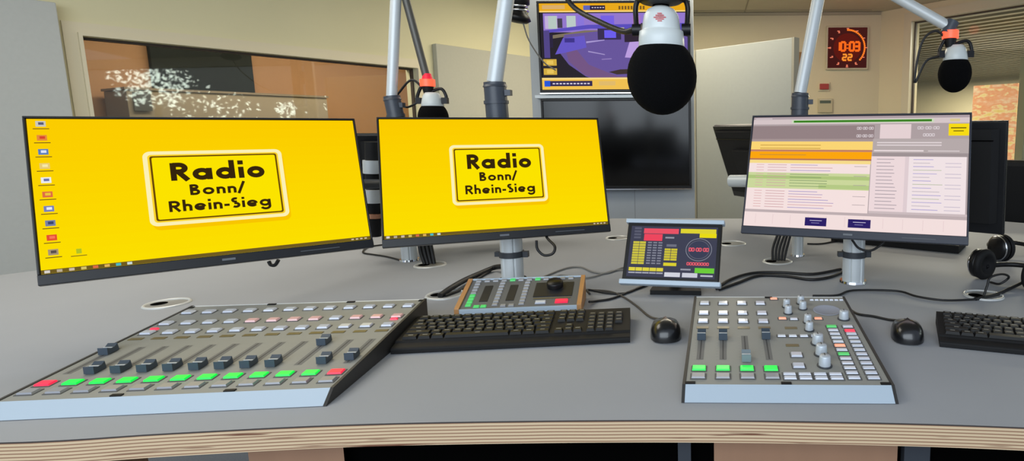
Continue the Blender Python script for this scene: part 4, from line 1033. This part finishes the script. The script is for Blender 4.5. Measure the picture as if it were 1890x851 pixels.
# headphones (two pairs) and chair
def headphones(label, loc, yaw, tilt=0):
    t = thing('headphones', label, 'headphones', loc, (0, 0, yaw), 'headphones on the desk')
    m = MB(); m.tube([(.075*cos(RAD(a)), .085*sin(RAD(a)), .032+.006*sin(RAD(a))) for a in range(0, 181, 15)], .007); m.build('headband', blk, t)
    for s_ in (-1, 1):
        Mr = Matrix.Translation((s_*.075, -.012, .042)) @ Matrix.Rotation(s_*RAD(90), 4, 'Y')
        ec = MB().lathe([(0, .030), (.028, .028), (.038, .018), (.040, .006), (.038, 0), (0, 0)], Mr, 32).build('ear_cup', blk, t)
        MB().lathe([(.040, .0), (.043, -.006), (.040, -.014), (.026, -.016), (.02, -.004), (0, -.004)], Mr, 32).build('ear_pad', blk2, ec)
        MB().lathe([(.0385, .016), (.0395, .018), (.037, .020)], Mr, 32).build('silver_ring', chrome, ec)
    return t
headphones('black headphones at the right frame edge, in front of the cable outlet tangle', (.80, 1.54, DESK+.001), RAD(-60))
headphones('black headphones farther back by the right frame edge, beside the monitor seen from behind', (.98, 1.86, DESK+.001), RAD(20))
ch = thing('office_chair', 'black office chair behind the desk at the right frame edge', 'chair', (1.62, 3.05, 0), (0, 0, RAD(-28)))
MB().box(-.25, .25, -.03, .03, .0, .58).build('backrest', blk2, ch, loc=(0, 0, .60), rot=(RAD(8), 0, 0), bevel=.025)
MB().box(-.25, .25, -.24, .24, 0, .08).build('seat', blk2, ch, loc=(0, .3, .46), bevel=.025)
MB().cyl((0, .3, .09), (0, .3, .459), .03).build('gas_column', dkplastic, ch)
for k in range(5):
    a = 2*pi*k/5; cl = MB().tube([(0, .3, .10), (.3*cos(a), .3+.3*sin(a), .06)], .018, smooth=False).build('leg', dkplastic, ch); MB().cyl((.3*cos(a)-.012, .3+.3*sin(a), .027), (.3*cos(a)+.012, .3+.3*sin(a), .027), .026).build('castor', blk, cl)
MB().box(-.03, .03, -.02, .10, .44, .70).build('back_post', dkplastic, ch)

# ================================================================== LIGHT
def area(name, loc, size, power, col, rot=(0,0,0), sy=None):
    l = bpy.data.lights.new(name, 'AREA'); l.energy = power; l.color = col; l.size = size
    if sy: l.shape = 'RECTANGLE'; l.size_y = sy
    o = bpy.data.objects.new(name, l); C.objects.link(o); o.location = loc; o.rotation_euler = rot; return o
area('ceiling_light', (-.3, 4.3, 2.44), 1.6, 62, (1, .90, .70))
area('ceiling_light', (.9, 3.0, 2.44), 1.0, 5, (1, .92, .76))
area('ceiling_light', (-1.6, 1.7, 2.44), 1.2, 22, (1, .93, .80))
area('daylight', (-.9, -1.8, 2.0), 3.4, 84, (.84, .93, 1.0), (RAD(66), 0, RAD(0)), 1.8)
area('studio_light', tuple(B1 @ Vector((1.9, -1.0, 2.3))), 2.4, 58, (1, .88, .70), (0, 0, RAD(61)), .35)
for y_, s_ in ((1.2, .6), (3.6, -1.0), (6.4, -2.4)):
    area('hall_light', tuple(W3 @ Vector((s_, y_, 2.38))), 1.6, 190, (1, .95, .82), (0, 0, RAD(-50)), .10)
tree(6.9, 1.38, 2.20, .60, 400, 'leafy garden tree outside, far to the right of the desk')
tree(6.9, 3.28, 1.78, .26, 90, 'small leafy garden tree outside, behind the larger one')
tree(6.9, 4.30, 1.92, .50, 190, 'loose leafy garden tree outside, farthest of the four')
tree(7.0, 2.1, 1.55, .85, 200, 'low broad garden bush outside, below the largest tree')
l = bpy.data.lights.new('red_signal_light', 'POINT'); l.energy = 1.6; l.color = (1, .12, .08); l.shadow_soft_size = .05
o = bpy.data.objects.new('red_signal_light', l); C.objects.link(o); o.location = (1.32, 5.2, 2.36)
w = bpy.data.worlds.new('world'); bpy.context.scene.world = w; w.use_nodes = True
bg = w.node_tree.nodes['Background']; bg.inputs[0].default_value = (.72, .82, 1, 1); bg.inputs[1].default_value = .65
sc = bpy.context.scene
sc.view_settings.view_transform = 'Standard'; sc.view_settings.look = 'None'; sc.view_settings.exposure = 0
